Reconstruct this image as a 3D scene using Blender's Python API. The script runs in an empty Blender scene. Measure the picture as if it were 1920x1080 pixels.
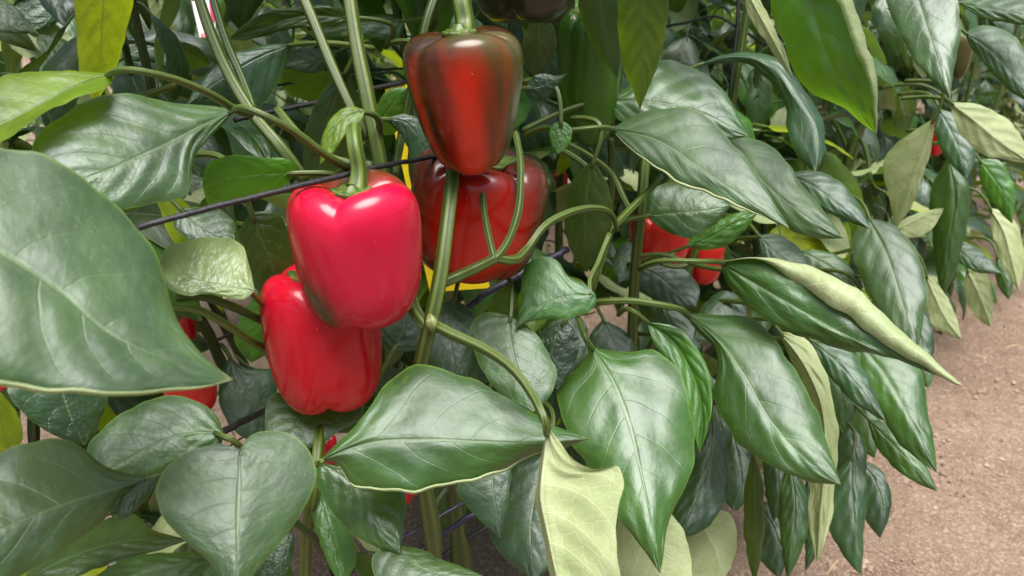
import bpy, math, random
import numpy as np
from mathutils import Vector, Matrix

R = math.radians
random.seed(7)
rng = np.random.default_rng(7)
scene = bpy.context.scene
col = scene.collection

# ------------------------------------------------------------------ camera
CAM_H = 0.75
PITCH = R(20)
F = 1450.0                                   # focal length in pixels of a 1920 wide frame
C0 = np.array((0.0, 0.0, CAM_H))
cam_d = bpy.data.cameras.new('camera')
cam_d.sensor_width = 36.0
cam_d.lens = 36.0 * F / 1920.0
cam_d.clip_start = 0.02
cam_d.clip_end = 400
cam_d.dof.use_dof = True
cam_d.dof.focus_distance = 0.52
cam_d.dof.aperture_fstop = 11.0
cam = bpy.data.objects.new('camera', cam_d)
col.objects.link(cam)
cam.location = (0, 0, CAM_H)
cam.rotation_euler = (R(90) - PITCH, 0, 0)
scene.camera = cam

# ------------------------------------------------------------------ light
SUN_EL, SUN_AZ = 74.0, 160.0                  # soft light from above, a little behind and right of the camera
w = bpy.data.worlds.new('World')
scene.world = w
w.use_nodes = True
nt = w.node_tree
bg = nt.nodes['Background']
sky = nt.nodes.new('ShaderNodeTexSky')
sky.sky_type = 'NISHITA'
sky.sun_disc = False
sky.sun_elevation = R(SUN_EL)
sky.sun_rotation = R(SUN_AZ)
sky.air_density = 1.0
sky.dust_density = 6.0
sky.ozone_density = 1.0
hs = nt.nodes.new('ShaderNodeHueSaturation')
hs.inputs['Saturation'].default_value = 1.05   # milky overcast light
nt.links.new(sky.outputs[0], hs.inputs['Color'])
nt.links.new(hs.outputs[0], bg.inputs[0])
bg.inputs[1].default_value = 0.10
sun_d = bpy.data.lights.new('sun', 'SUN')
sun_d.energy = 2.7
sun_d.angle = R(42)
sun_d.color = (1.0, 0.985, 0.95)
sun = bpy.data.objects.new('sun', sun_d)
col.objects.link(sun)
sd = Vector((math.sin(R(SUN_AZ)) * math.cos(R(SUN_EL)), math.cos(R(SUN_AZ)) * math.cos(R(SUN_EL)), math.sin(R(SUN_EL))))
sun.rotation_euler = sd.to_track_quat('Z', 'Y').to_euler()
sun.location = (0, 0, 4)

vs = scene.view_settings
vs.view_transform = 'Standard'
vs.look = 'None'
vs.exposure = 0.92
vs.gamma = 1.0
vs.use_curve_mapping = False
scene.cycles.max_bounces = 8
scene.cycles.diffuse_bounces = 4
scene.cycles.glossy_bounces = 3
scene.cycles.transmission_bounces = 4
scene.cycles.use_denoising = True

# ------------------------------------------------------------------ pixel -> world
FW = np.array((0, math.cos(PITCH), -math.sin(PITCH)))
UP = np.array((0, math.sin(PITCH), math.cos(PITCH)))
RT = np.array((1.0, 0, 0))
NROW = np.array((-math.sin(R(44)), math.cos(R(44)), 0)) * 1.0
NROW = np.array((-0.719, 0.695, 0))           # from the path into the row
RROW = np.array((0.695, 0.719, 0))            # along the row


def ray(px, py):
    px = np.asarray(px, float); py = np.asarray(py, float)
    x = (px - 960) / F; y = (540 - py) / F
    return x[..., None] * RT + y[..., None] * UP + FW


def at(px, py, d):
    """the point seen at pixel (px, py) of the photograph, d metres in front of the camera"""
    return C0 + ray(px, py) * np.asarray(d, float)[..., None]


def project(P):
    q = P - C0
    z = q @ FW
    return 960 + F * (q @ RT) / z, 540 - F * (q @ UP) / z, z


def rowpt(p, s, z=0.0):
    v = NROW * p + RROW * s
    return np.array((v[0], v[1], z))


# ------------------------------------------------------------------ helpers
def tag(o, label=None, cat=None, group=None, kind=None):
    if label: o['label'] = label
    if cat: o['category'] = cat
    if group: o['group'] = group
    if kind: o['kind'] = kind
    return o


def empty(name, loc):
    o = bpy.data.objects.new(name, None)
    o.empty_display_size = 0.05
    o.location = loc
    col.objects.link(o)
    return o


def mesh_obj(name, verts, faces, mat, parent=None, origin=None, uv=None, smooth=True, vcol=None):
    """ONE mesh object; verts are world points, its origin is put at ORIGIN"""
    verts = np.asarray(verts, float)
    if origin is None: origin = verts.mean(axis=0)
    origin = np.asarray(origin, float)
    me = bpy.data.meshes.new(name)
    me.from_pydata((verts - origin).tolist(), [], faces)
    if uv is not None:
        l = me.uv_layers.new(name='UVMap')
        idx = np.empty(len(me.loops), dtype=np.int32)
        me.loops.foreach_get('vertex_index', idx)
        l.data.foreach_set('uv', np.asarray(uv, np.float32)[idx].ravel())
    if vcol is not None:
        ca = me.color_attributes.new('tone', 'FLOAT_COLOR', 'POINT')
        ca.data.foreach_set('color', np.asarray(vcol, np.float32).ravel())
    if smooth:
        me.polygons.foreach_set('use_smooth', np.ones(len(me.polygons), dtype=bool))
    if mat: me.materials.append(mat)
    me.update()
    o = bpy.data.objects.new(name, me)
    col.objects.link(o)
    if parent is not None:
        o.parent = parent
        po = np.array(world_of(parent))
        o.location = origin - po
    else:
        o.location = origin
    return o


def world_of(o):
    p = Vector(o.location)
    while o.parent is not None:
        o = o.parent
        p = p + o.location
    return p


def spline(pts, n):
    """n points evenly spread (by chord length) along a smooth curve through PTS (k, m)"""
    pts = np.asarray(pts, float)
    if len(pts) == 2:
        t = np.linspace(0, 1, n)[:, None]
        return pts[0] * (1 - t) + pts[1] * t
    dd = np.linalg.norm(np.diff(pts[:, :2] if pts.shape[1] > 3 else pts, axis=0), axis=1)
    dd = np.maximum(dd, 1e-6)
    t = np.concatenate(([0], np.cumsum(dd))); t /= t[-1]
    h = np.diff(t)
    sl = np.diff(pts, axis=0) / h[:, None]
    m = np.empty_like(pts)
    m[1:-1] = (sl[:-1] * h[1:, None] + sl[1:] * h[:-1, None]) / (h[1:] + h[:-1])[:, None]
    m[0] = 1.5 * sl[0] - 0.5 * m[1]
    m[-1] = 1.5 * sl[-1] - 0.5 * m[-2]
    x = np.linspace(0, 1, n)
    k = np.clip(np.searchsorted(t, x, 'right') - 1, 0, len(h) - 1)
    s = ((x - t[k]) / h[k])[:, None]
    hk = h[k][:, None]
    return ((2 * s**3 - 3 * s**2 + 1) * pts[k] + (s**3 - 2 * s**2 + s) * hk * m[k]
            + (-2 * s**3 + 3 * s**2) * pts[k + 1] + (s**3 - s**2) * hk * m[k + 1])


def tube(path, radii, sides=10, ridge=0.0, nridge=5, caps=True):
    path = np.asarray(path, float); n = len(path)
    radii = np.broadcast_to(np.asarray(radii, float), (n,))
    tg = np.gradient(path, axis=0)
    tg /= np.linalg.norm(tg, axis=1)[:, None] + 1e-12
    up = np.array((0.31, 0.17, 0.93))
    if abs(tg[0] @ up) > 0.9: up = np.array((1.0, 0, 0.1))
    a = np.cross(tg[0], up); a /= np.linalg.norm(a)
    V = []; U = []
    th = np.linspace(0, 2 * np.pi, sides, endpoint=False)
    rr = 1 + ridge * np.cos(th * nridge)
    L = 0
    for i in range(n):
        a = a - tg[i] * (a @ tg[i]); a /= np.linalg.norm(a) + 1e-12
        b = np.cross(tg[i], a)
        if i: L += np.linalg.norm(path[i] - path[i - 1])
        ring = path[i] + radii[i] * (np.outer(np.cos(th) * rr, a) + np.outer(np.sin(th) * rr, b))
        V.append(ring)
        U += [(k / sides, L * 10) for k in range(sides)]
    V = np.concatenate(V)
    Fc = []
    for i in range(n - 1):
        for k in range(sides):
            k2 = (k + 1) % sides
            Fc.append((i * sides + k, i * sides + k2, (i + 1) * sides + k2, (i + 1) * sides + k))
    if caps:
        Fc.append(tuple(range(sides))[::-1])
        Fc.append(tuple((n - 1) * sides + k for k in range(sides)))
    return V, Fc, np.array(U)


# ------------------------------------------------------------------ materials
def new_mat(name):
    m = bpy.data.materials.new(name)
    m.use_nodes = True
    n = m.node_tree.nodes
    return m, m.node_tree, n['Principled BSDF'], n['Material Output']


class NG:
    """tiny wrapper that makes node graphs short to write"""
    def __init__(self, t): self.t = t
    def node(self, kind, **kw):
        n = self.t.nodes.new(kind)
        for k, v in kw.items(): setattr(n, k, v)
        return n
    def put(self, sock, v):
        if hasattr(v, 'is_output'): self.t.links.new(v, sock)
        else: sock.default_value = v
    def m(self, op, a, b=0.0, c=0.0):
        n = self.node('ShaderNodeMath', operation=op)
        self.put(n.inputs[0], a); self.put(n.inputs[1], b); self.put(n.inputs[2], c)
        return n.outputs[0]
    def step(self, v, lo, hi):
        n = self.node('ShaderNodeMapRange', interpolation_type='SMOOTHSTEP')
        self.put(n.inputs[0], v); n.inputs[1].default_value = lo; n.inputs[2].default_value = hi
        return n.outputs[0]
    def mix(self, f, a, b, blend='MIX'):
        n = self.node('ShaderNodeMix', data_type='RGBA', blend_type=blend)
        self.put(n.inputs[0], f); self.put(n.inputs[6], a); self.put(n.inputs[7], b)
        return n.outputs[2]
    def noise(self, vec, scale, detail=3.0, rough=0.55, dim='3D', w=None):
        n = self.node('ShaderNodeTexNoise', noise_dimensions=dim)
        if vec is not None: self.t.links.new(vec, n.inputs['Vector'])
        n.inputs['Scale'].default_value = scale; n.inputs['Detail'].default_value = detail
        n.inputs['Roughness'].default_value = rough
        if w is not None: self.put(n.inputs['W'], w)
        return n.outputs[0]


def leaf_material(name, rough=0.42, sheen=0.5, translucency=0.22, pucker=1.0):
    m, t, b, out = new_mat(name)
    g = NG(t)
    uv = g.node('ShaderNodeUVMap', uv_map='UVMap')
    sep = g.node('ShaderNodeSeparateXYZ'); t.links.new(uv.outputs[0], sep.inputs[0])
    u, v = sep.outputs[0], sep.outputs[1]
    oi = g.node('ShaderNodeObjectInfo')
    su = g.m('SUBTRACT', g.m('MULTIPLY', u, 2.0), 1.0)
    a = g.m('ABSOLUTE', su)
    sgn = g.m('SIGN', su)
    # randomised uv space so that two leaves never carry the same marks
    cmb = g.node('ShaderNodeCombineXYZ')
    g.put(cmb.inputs[0], g.m('MULTIPLY', su, 0.27)); g.put(cmb.inputs[1], v); g.put(cmb.inputs[2], g.m('MULTIPLY', oi.outputs['Random'], 37.0))
    P = cmb.outputs[0]
    warp = g.m('MULTIPLY', g.m('SUBTRACT', g.noise(P, 4.0, 2.0), 0.5), 0.05)
    # lateral veins leave the midrib and sweep to the tip
    ph = g.m('ADD', g.m('MULTIPLY', g.m('SUBTRACT', g.m('ADD', v, warp), g.m('MULTIPLY', g.m('POWER', a, 1.25), 0.30)), g.m('ADD', 4.6, g.m('MULTIPLY', oi.outputs['Random'], 2.4))), g.m('MULTIPLY', sgn, 0.22))
    fr = g.m('MULTIPLY', g.m('ABSOLUTE', g.m('SUBTRACT', g.m('FRACT', ph), 0.5)), 2.0)
    lat = g.m('MULTIPLY', g.step(fr, 0.925, 0.985), g.m('SUBTRACT', 1.0, g.m('MULTIPLY', a, 0.75)))
    midw = g.m('ADD', a, g.m('MULTIPLY', v, 0.035))
    mid = g.m('SUBTRACT', 1.0, g.step(midw, 0.022, 0.06))
    vo = g.node('ShaderNodeTexVoronoi', feature='DISTANCE_TO_EDGE')
    t.links.new(P, vo.inputs['Vector']); vo.inputs['Scale'].default_value = 17.0
    net = g.m('SUBTRACT', 1.0, g.step(vo.outputs[0], 0.0, 0.10))
    lat0 = lat
    lat = g.m('MULTIPLY', lat, g.step(g.noise(P, 9.0, 2.0), 0.25, 0.6))
    vein = g.m('MAXIMUM', mid, g.m('MULTIPLY', lat, 0.45))
    vein_c = g.m('MAXIMUM', g.m('MAXIMUM', vein, g.m('MULTIPLY', lat, 0.75)), g.m('MULTIPLY', net, 0.14))
    geo = g.node('ShaderNodeNewGeometry')
    back = geo.outputs['Backfacing']
    big = g.noise(P, 3.2, 3.0)
    fine = g.noise(P, 38.0, 4.0, 0.65)
    base = oi.outputs['Color']
    dark = g.mix(1.0, base, (0.62, 0.66, 0.66, 1), 'MULTIPLY')
    lite = g.mix(1.0, base, (1.45, 1.35, 1.10, 1), 'MULTIPLY')
    c = g.mix(g.step(big, 0.30, 0.70), dark, lite)
    c = g.mix(g.m('MULTIPLY', g.step(fine, 0.35, 0.75), 0.35), c, lite)
    # a broad paler band either side of the midrib and a thin pale margin
    c = g.mix(g.m('MULTIPLY', vein_c, 0.50), c, (0.15, 0.23, 0.09, 1))
    edge = g.step(g.m('ADD', a, g.m('MULTIPLY', g.m('SUBTRACT', g.noise(P, 12.0, 3.0), 0.5), 0.05)), 0.965, 1.0)
    c = g.mix(g.m('MULTIPLY', edge, 0.5), c, (0.15, 0.26, 0.03, 1))
    blot = g.m('MULTIPLY', g.step(g.noise(P, 5.5, 4.0, 0.7), 0.60, 0.74), 0.35)
    c = g.mix(blot, c, g.mix(1.0, base, (3.2, 2.4, 1.0, 1), 'MULTIPLY'))
    c = g.mix(g.m('MULTIPLY', g.step(v, 0.965, 1.0), 0.6), c, (0.32, 0.30, 0.14, 1))
    # dried spray specks
    sp = g.node('ShaderNodeTexVoronoi'); t.links.new(P, sp.inputs['Vector']); sp.inputs['Scale'].default_value = 75.0
    spk = g.m('MULTIPLY', g.m('SUBTRACT', 1.0, g.step(sp.outputs[0], 0.10, 0.24)), g.step(g.noise(P, 2.3, 2.0), 0.50, 0.70))
    c = g.mix(g.m('MULTIPLY', spk, 0.32), c, (0.32, 0.38, 0.30, 1))
    # underside: pale, matt, veins raised
    und = g.mix(g.step(big, 0.3, 0.7), (0.31, 0.37, 0.175, 1), (0.42, 0.47, 0.255, 1))
    und = g.mix(g.m('MULTIPLY', g.step(fine, 0.40, 0.70), 0.35), und, (0.24, 0.33, 0.10, 1))
    und = g.mix(0.12, und, g.mix(1.0, base, (2.6, 2.2, 1.8, 1), 'MULTIPLY'))
    vein_u = g.m('MAXIMUM', g.m('MAXIMUM', mid, lat0), g.m('MULTIPLY', net, 0.16))
    und = g.mix(g.m('MULTIPLY', vein_u, 0.65), und, (0.60, 0.62, 0.40, 1))
    c = g.mix(back, c, und)
    g.put(b.inputs['Base Color'], c)
    g.put(b.inputs['Coat Weight'], g.m('MULTIPLY', g.m('SUBTRACT', 1.0, back), 0.22))
    rg = g.m('ADD', rough, g.m('MULTIPLY', g.m('SUBTRACT', g.noise(P, 14.0, 4.0, 0.65), 0.5), 0.15))
    rg = g.m('ADD', rg, g.m('MULTIPLY', back, 0.22))
    g.put(b.inputs['Roughness'], rg)
    b.inputs['Specular IOR Level'].default_value = sheen
    b.inputs['Specular Tint'].default_value = (0.88, 0.97, 1.0, 1)   # bluish cast of the sky put into the sheen colour
    b.inputs['Coat Roughness'].default_value = 0.45
    # relief
    quilt = g.m('MULTIPLY', g.step(fr, 1.0, 0.2), g.m('SUBTRACT', 1.0, g.m('POWER', a, 4.0)))
    hgt = g.m('ADD', g.m('MULTIPLY', g.m('MAXIMUM', mid, g.m('MULTIPLY', lat, 0.7)), -0.30), g.m('MULTIPLY', g.m('MULTIPLY', net, back), 0.10))
    hgt = g.m('ADD', hgt, g.m('MULTIPLY', g.noise(P, 8.0, 2.0), 0.75 * pucker))
    hgt = g.m('ADD', hgt, g.m('MULTIPLY', g.noise(P, 24.0, 2.0), 0.30 * pucker))
    hgt = g.m('ADD', hgt, g.m('MULTIPLY', fine, 0.12))
    hgt = g.m('ADD', hgt, g.m('MULTIPLY', quilt, 0.16))
    bp = g.node('ShaderNodeBump')
    bp.inputs['Strength'].default_value = 0.55
    bp.inputs['Distance'].default_value = 0.0018
    g.put(bp.inputs['Height'], hgt)
    t.links.new(bp.outputs[0], b.inputs['Normal'])
    tr = g.node('ShaderNodeBsdfTranslucent')
    g.put(tr.inputs['Color'], g.mix(g.m('MULTIPLY', vein_c, 0.3), g.mix(0.5, g.mix(1.0, base, (4.2, 3.8, 0.8, 1), 'MULTIPLY'), (0.30, 0.46, 0.02, 1)), (0.12, 0.2, 0.02, 1)))
    t.links.new(bp.outputs[0], tr.inputs['Normal'])
    mx = g.node('ShaderNodeMixShader'); mx.inputs[0].default_value = translucency
    t.links.new(b.outputs[0], mx.inputs[1]); t.links.new(tr.outputs[0], mx.inputs[2])
    t.links.new(mx.outputs[0], out.inputs[0])
    return m


M_LEAF = leaf_material('leaf_skin', 0.42, 0.74, 0.18, 0.9)
M_LEAF_G = leaf_material('leaf_skin_glossy', 0.35, 0.70, 0.18, 0.9)
M_LEAF_P = leaf_material('leaf_skin_puckered', 0.33, 0.62, 0.15, 2.0)
M_LEAF_T = leaf_material('leaf_skin_translucent', 0.38, 0.6, 0.44, 0.9)  # more translucent; backlight is also put into its lime and yellow tints


def stem_material():
    m, t, b, out = new_mat('stem_skin')
    g = NG(t)
    uv = g.node('ShaderNodeUVMap', uv_map='UVMap')
    sep = g.node('ShaderNodeSeparateXYZ'); t.links.new(uv.outputs[0], sep.inputs[0])
    tc = g.node('ShaderNodeTexCoord')
    oi = g.node('ShaderNodeObjectInfo')
    st = g.m('ADD', g.m('MULTIPLY', g.m('COSINE', g.m('MULTIPLY', sep.outputs[0], 2 * math.pi * 5)), 0.5), 0.5)
    nz = g.noise(tc.outputs['Object'], 60.0, 3.0)
    big = g.noise(tc.outputs['Object'], 14.0, 3.0)
    c = g.mix(g.step(st, 0.1, 0.8), (0.032, 0.080, 0.010, 1), (0.125, 0.19, 0.030, 1))
    c = g.mix(g.m('MULTIPLY', g.step(big, 0.35, 0.7), 0.5), c, (0.085, 0.16, 0.013, 1))
    c = g.mix(g.m('MULTIPLY', nz, 0.25), c, (0.20, 0.24, 0.09, 1))
    c = g.mix(1.0, c, oi.outputs['Color'], 'MULTIPLY')
    c = g.mix(1.0, c, (0.74, 0.72, 0.70, 1), 'MULTIPLY')
    g.put(b.inputs['Base Color'], c)
    b.inputs['Roughness'].default_value = 0.45
    b.inputs['Subsurface Weight'].default_value = 0.08
    b.inputs['Subsurface Radius'].default_value = (0.002, 0.003, 0.001)
    bp = g.node('ShaderNodeBump'); bp.inputs['Strength'].default_value = 0.4; bp.inputs['Distance'].default_value = 0.001
    g.put(bp.inputs['Height'], g.m('ADD', g.m('MULTIPLY', st, 0.6), nz))
    t.links.new(bp.outputs[0], b.inputs['Normal'])
    return m


M_STEM = stem_material()


def pepper_material():
    m, t, b, out = new_mat('pepper_skin')
    g = NG(t)
    at_ = g.node('ShaderNodeAttribute', attribute_name='tone')
    tc = g.node('ShaderNodeTexCoord')
    mp = g.node('ShaderNodeMapping'); mp.inputs['Scale'].default_value = (1, 1, 0.22)
    t.links.new(tc.outputs['Object'], mp.inputs[0])
    st = g.noise(mp.outputs[0], 75.0, 4.0)
    fine = g.noise(tc.outputs['Object'], 420.0, 2.0)
    c = g.mix(g.m('MULTIPLY', g.step(st, 0.35, 0.7), 0.30), at_.outputs['Color'], g.mix(1.0, at_.outputs['Color'], (0.70, 0.72, 0.8, 1), 'MULTIPLY'))
    sp = g.node('ShaderNodeTexVoronoi'); t.links.new(tc.outputs['Object'], sp.inputs['Vector']); sp.inputs['Scale'].default_value = 140.0
    spk = g.m('MULTIPLY', g.m('SUBTRACT', 1.0, g.step(sp.outputs[0], 0.03, 0.09)), g.step(st, 0.5, 0.65))
    c = g.mix(g.m('MULTIPLY', spk, 0.35), c, (0.75, 0.55, 0.48, 1))
    g.put(b.inputs['Base Color'], c)
    g.put(b.inputs['Roughness'], g.m('ADD', 0.16, g.m('MULTIPLY', g.noise(tc.outputs['Object'], 28.0, 3.0), 0.14)))
    b.inputs['Specular IOR Level'].default_value = 0.38
    b.inputs['Coat Weight'].default_value = 0.22
    b.inputs['Coat Roughness'].default_value = 0.16
    b.inputs['Subsurface Weight'].default_value = 0.10
    b.inputs['Subsurface Radius'].default_value = (0.006, 0.0015, 0.001)
    bp = g.node('ShaderNodeBump'); bp.inputs['Strength'].default_value = 0.12; bp.inputs['Distance'].default_value = 0.0012
    g.put(bp.inputs['Height'], g.m('ADD', g.noise(tc.outputs['Object'], 42.0, 2.0), g.m('MULTIPLY', fine, 0.10)))
    t.links.new(bp.outputs[0], b.inputs['Normal'])
    return m


M_PEPPER = pepper_material()


def simple_mat(name, c1, c2, rough, scale=60.0, bump=0.2, dist=0.001, spec=0.5):
    m, t, b, out = new_mat(name)
    g = NG(t)
    tc = g.node('ShaderNodeTexCoord')
    n = g.noise(tc.outputs['Object'], scale, 4.0)
    g.put(b.inputs['Base Color'], g.mix(g.step(n, 0.3, 0.7), (*c1, 1), (*c2, 1)))
    b.inputs['Roughness'].default_value = rough
    b.inputs['Specular IOR Level'].default_value = spec
    bp = g.node('ShaderNodeBump'); bp.inputs['Strength'].default_value = bump; bp.inputs['Distance'].default_value = dist
    g.put(bp.inputs['Height'], n); t.links.new(bp.outputs[0], b.inputs['Normal'])
    return m


M_CORD = simple_mat('black_cord', (0.008, 0.008, 0.010), (0.022, 0.022, 0.026), 0.55, 300, 0.6)
M_CORD_B = simple_mat('dark_blue_cord', (0.012, 0.012, 0.03), (0.035, 0.035, 0.07), 0.4, 300, 0.5)
M_CARD = simple_mat('yellow_plastic_card', (0.78, 0.58, 0.01), (0.85, 0.66, 0.02), 0.35, 20, 0.1)
M_WHITE = simple_mat('white_plastic', (0.78, 0.77, 0.76), (0.84, 0.83, 0.82), 0.4, 40, 0.1)
M_PINK = simple_mat('pink_print', (0.70, 0.03, 0.16), (0.78, 0.06, 0.22), 0.45, 40, 0.1)
M_STRAW = simple_mat('dry_straw', (0.42, 0.30, 0.17), (0.55, 0.43, 0.28), 0.7, 90, 0.3)


def ground_material():
    m, t, b, out = new_mat('sandy_soil')
    g = NG(t)
    geo = g.node('ShaderNodeNewGeometry')
    P = geo.outputs['Position']
    big = g.noise(P, 2.2, 5.0)
    midn = g.noise(P, 19.0, 5.0, 0.6)
    gr = g.noise(P, 150.0, 3.0, 0.7)
    vo = g.node('ShaderNodeTexVoronoi'); t.links.new(P, vo.inputs['Vector']); vo.inputs['Scale'].default_value = 400.0
    vo2 = g.node('ShaderNodeTexVoronoi'); t.links.new(P, vo2.inputs['Vector']); vo2.inputs['Scale'].default_value = 210.0
    c = g.mix(g.step(big, 0.3, 0.7), (0.205, 0.142, 0.100, 1), (0.305, 0.222, 0.164, 1))
    c = g.mix(g.m('MULTIPLY', g.step(midn, 0.4, 0.7), 0.55), c, (0.17, 0.098, 0.07, 1))
    hv = g.node('ShaderNodeSeparateColor'); t.links.new(vo.outputs['Color'], hv.inputs[0])
    c = g.mix(g.m('MULTIPLY', g.step(hv.outputs[0], 0.55, 0.95), 0.5), c, (0.50, 0.37, 0.29, 1))
    c = g.mix(g.m('MULTIPLY', g.step(hv.outputs[1], 0.75, 1.0), 0.6), c, (0.10, 0.055, 0.04, 1))
    hv2 = g.node('ShaderNodeSeparateColor'); t.links.new(vo2.outputs['Color'], hv2.inputs[0])
    c = g.mix(g.m('MULTIPLY', g.step(hv2.outputs[2], 0.90, 0.95), 0.5), c, (0.50, 0.39, 0.31, 1))
    g.put(b.inputs['Base Color'], c)
    b.inputs['Roughness'].default_value = 0.9
    b.inputs['Specular IOR Level'].default_value = 0.25
    h = g.m('ADD', g.m('MULTIPLY', vo.outputs[0], -0.6), g.m('MULTIPLY', midn, 2.2))
    h = g.m('ADD', h, gr)
    bp = g.node('ShaderNodeBump'); bp.inputs['Strength'].default_value = 0.8; bp.inputs['Distance'].default_value = 0.004
    g.put(bp.inputs['Height'], h); t.links.new(bp.outputs[0], b.inputs['Normal'])
    return m


M_GROUND = ground_material()
M_PEBBLE = simple_mat('soil_crumbs', (0.20, 0.125, 0.09), (0.46, 0.34, 0.27), 0.9, 14, 0.3, spec=0.2)

# ------------------------------------------------------------------ ground
xs = np.concatenate((np.linspace(-60, -4, 8), np.linspace(-3.2, 4.8, 81), np.linspace(6, 60, 8)))
ys = np.concatenate((np.linspace(-60, -4, 8), np.linspace(-1.2, 6.8, 81), np.linspace(8, 90, 8)))
gx, gy = np.meshgrid(xs, ys)


def bumps(x, y):
    return 0.010 * np.sin(x * 5.1 + 1.3 * np.sin(y * 3.7)) * np.sin(y * 4.3 + 0.7) + 0.006 * np.sin(x * 13 + y * 9) + 0.004 * np.sin(x * 23 - y * 19)


gz = bumps(gx, gy)
nx = len(xs)
gv = np.stack((gx, gy, gz), -1).reshape(-1, 3)
gf = [(j * nx + i, j * nx + i + 1, (j + 1) * nx + i + 1, (j + 1) * nx + i) for j in range(len(ys) - 1) for i in range(nx - 1)]
tag(mesh_obj('ground', gv, gf, M_GROUND, origin=(0, 0, 0)), 'dry pinkish brown sandy soil of the path beside the plants', kind='structure')

# crumbs and pebbles lying loose on the soil
pv, pf = [], []
octa = np.array(((1, 0, 0), (-1, 0, 0), (0, 1, 0), (0, -1, 0), (0, 0, 1), (0, 0, -0.4)), float)
of = ((0, 2, 4), (2, 1, 4), (1, 3, 4), (3, 0, 4), (2, 0, 5), (1, 2, 5), (3, 1, 5), (0, 3, 5))
for k in range(13000):
    s_ = rng.uniform(0.1, 3.4); p_ = rng.uniform(-0.75, 1.35)
    if k % 3 == 0: s_, p_ = rng.uniform(0.9, 2.0), rng.uniform(-0.35, 0.4)
    q = rowpt(p_, s_); sz = 0.0011 + 0.0058 * rng.random() ** 5
    rot = rng.uniform(0, 6.28); cr, sr = math.cos(rot), math.sin(rot)
    vv = octa * sz * rng.uniform(0.6, 1.3, (6, 3))
    vv = np.stack((vv[:, 0] * cr - vv[:, 1] * sr, vv[:, 0] * sr + vv[:, 1] * cr, vv[:, 2] * 0.8), -1)
    vv += (q[0], q[1], float(bumps(q[0], q[1])) + sz * 0.15)
    b0 = len(pv) * 6
    pv.append(vv); pf += [(a + b0, b + b0, c + b0) for a, b, c in of]
tag(mesh_obj('gravel', np.concatenate(pv), pf, M_PEBBLE, origin=(0, 0, 0), smooth=False), 'loose soil crumbs and small grit scattered on the path', kind='stuff')

# ------------------------------------------------------------------ plants: one Empty each at the foot of its stem
PLANTS = []                                    # (s, p, root)


def plant(p, s, label, group):
    r = empty('pepper_plant', rowpt(p, s, 0.0))
    tag(r, label, 'pepper plant', group)
    PLANTS.append((s, p, r))
    return r


G1 = 'pepper plants in the near row'
G2 = 'pepper plants in the row behind'
row1 = [
    (0.50, 0.06, 'leafy pepper plant at the left edge whose huge grey-green leaf hangs in front of everything'),
    (0.50, 0.34, 'pepper plant in the middle with thick ridged stems behind the front bright red peppers'),
    (0.48, 0.66, 'pepper plant right of the two-tone peppers with broad glossy drooping leaves'),
    (0.46, 1.02, 'pepper plant with a long pale rolled leaf reaching out over the sandy path'),
    (0.46, 1.45, 'pepper plant with pale hanging leaf undersides beside the small red pepper at the right'),
    (0.46, 2.00, 'pepper plant near the right edge with dry-tipped leaves above the bare soil'),
    (0.46, 2.70, 'pepper plant at the right edge, last but one of the near row in view'),
    (0.46, 3.50, 'farthest pepper plant of the near row, showing only at the upper right corner'),
]
for a in row1: plant(a[0], a[1], a[2], G1)
back1 = [
    (0.70, 0.42, 'pepper plant in the back line of the near row, behind the crimson pepper'),
    (0.68, 0.82, 'pepper plant in the back line, left of the upright pale stem'),
    (0.70, 1.75, 'pepper plant in the back line, behind the pale hanging leaf undersides at the right'),
    (0.70, 2.40, 'farthest pepper plant of the back line, high at the right'),
    (0.66, 1.22, 'pepper plant in the back line of the near row, behind the bright red pair'),
]
row2 = [
    (1.55, 0.55, 'pepper plant of the row behind, at the upper left past the yellow-green leaf'),
    (1.55, 1.00, 'pepper plant of the row behind, seen between the left slanting stems'),
    (1.55, 1.50, 'pepper plant of the row behind, seen around the yellow sticky card'),
    (1.55, 2.10, 'pepper plant of the row behind, seen past the green pepper and upright black cord'),
    (1.55, 2.80, 'pepper plant of the row behind, seen past the upper right hanging leaves'),
]
for a in row2: plant(a[0], a[1], a[2], G2)
for a in back1: plant(a[0], a[1], a[2], G1)


def plant_for(P):
    s = P @ RROW; p = P @ NROW
    best = min(PLANTS[:len(row1)], key=lambda q: abs(q[0] - s))
    return best[2]


# ------------------------------------------------------------------ traced leaves
TINT = {
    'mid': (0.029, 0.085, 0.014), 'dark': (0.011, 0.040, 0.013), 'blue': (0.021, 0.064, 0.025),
    'fresh': (0.040, 0.140, 0.010), 'lime': (0.12, 0.22, 0.010), 'yellow': (0.22, 0.30, 0.014),  # lime and yellow hold the glow of backlit leaves in their colour
    'olive': (0.030, 0.058, 0.011), 'pale': (0.12, 0.18, 0.07), 'grey': (0.033, 0.076, 0.024),
}


def smooth_noise(n, m, k):
    """smooth random field over an n x m grid, about k waves"""
    y = np.linspace(0, 1, n)[:, None]; x = np.linspace(0, 1, m)[None, :]
    z = np.zeros((n, m))
    for i in range(7):
        fx, fy = rng.uniform(-k, k), rng.uniform(-k, k)
        z += np.sin(2 * np.pi * (fx * x + fy * y) + rng.uniform(0, 6.28)) / 7
    return z


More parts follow.
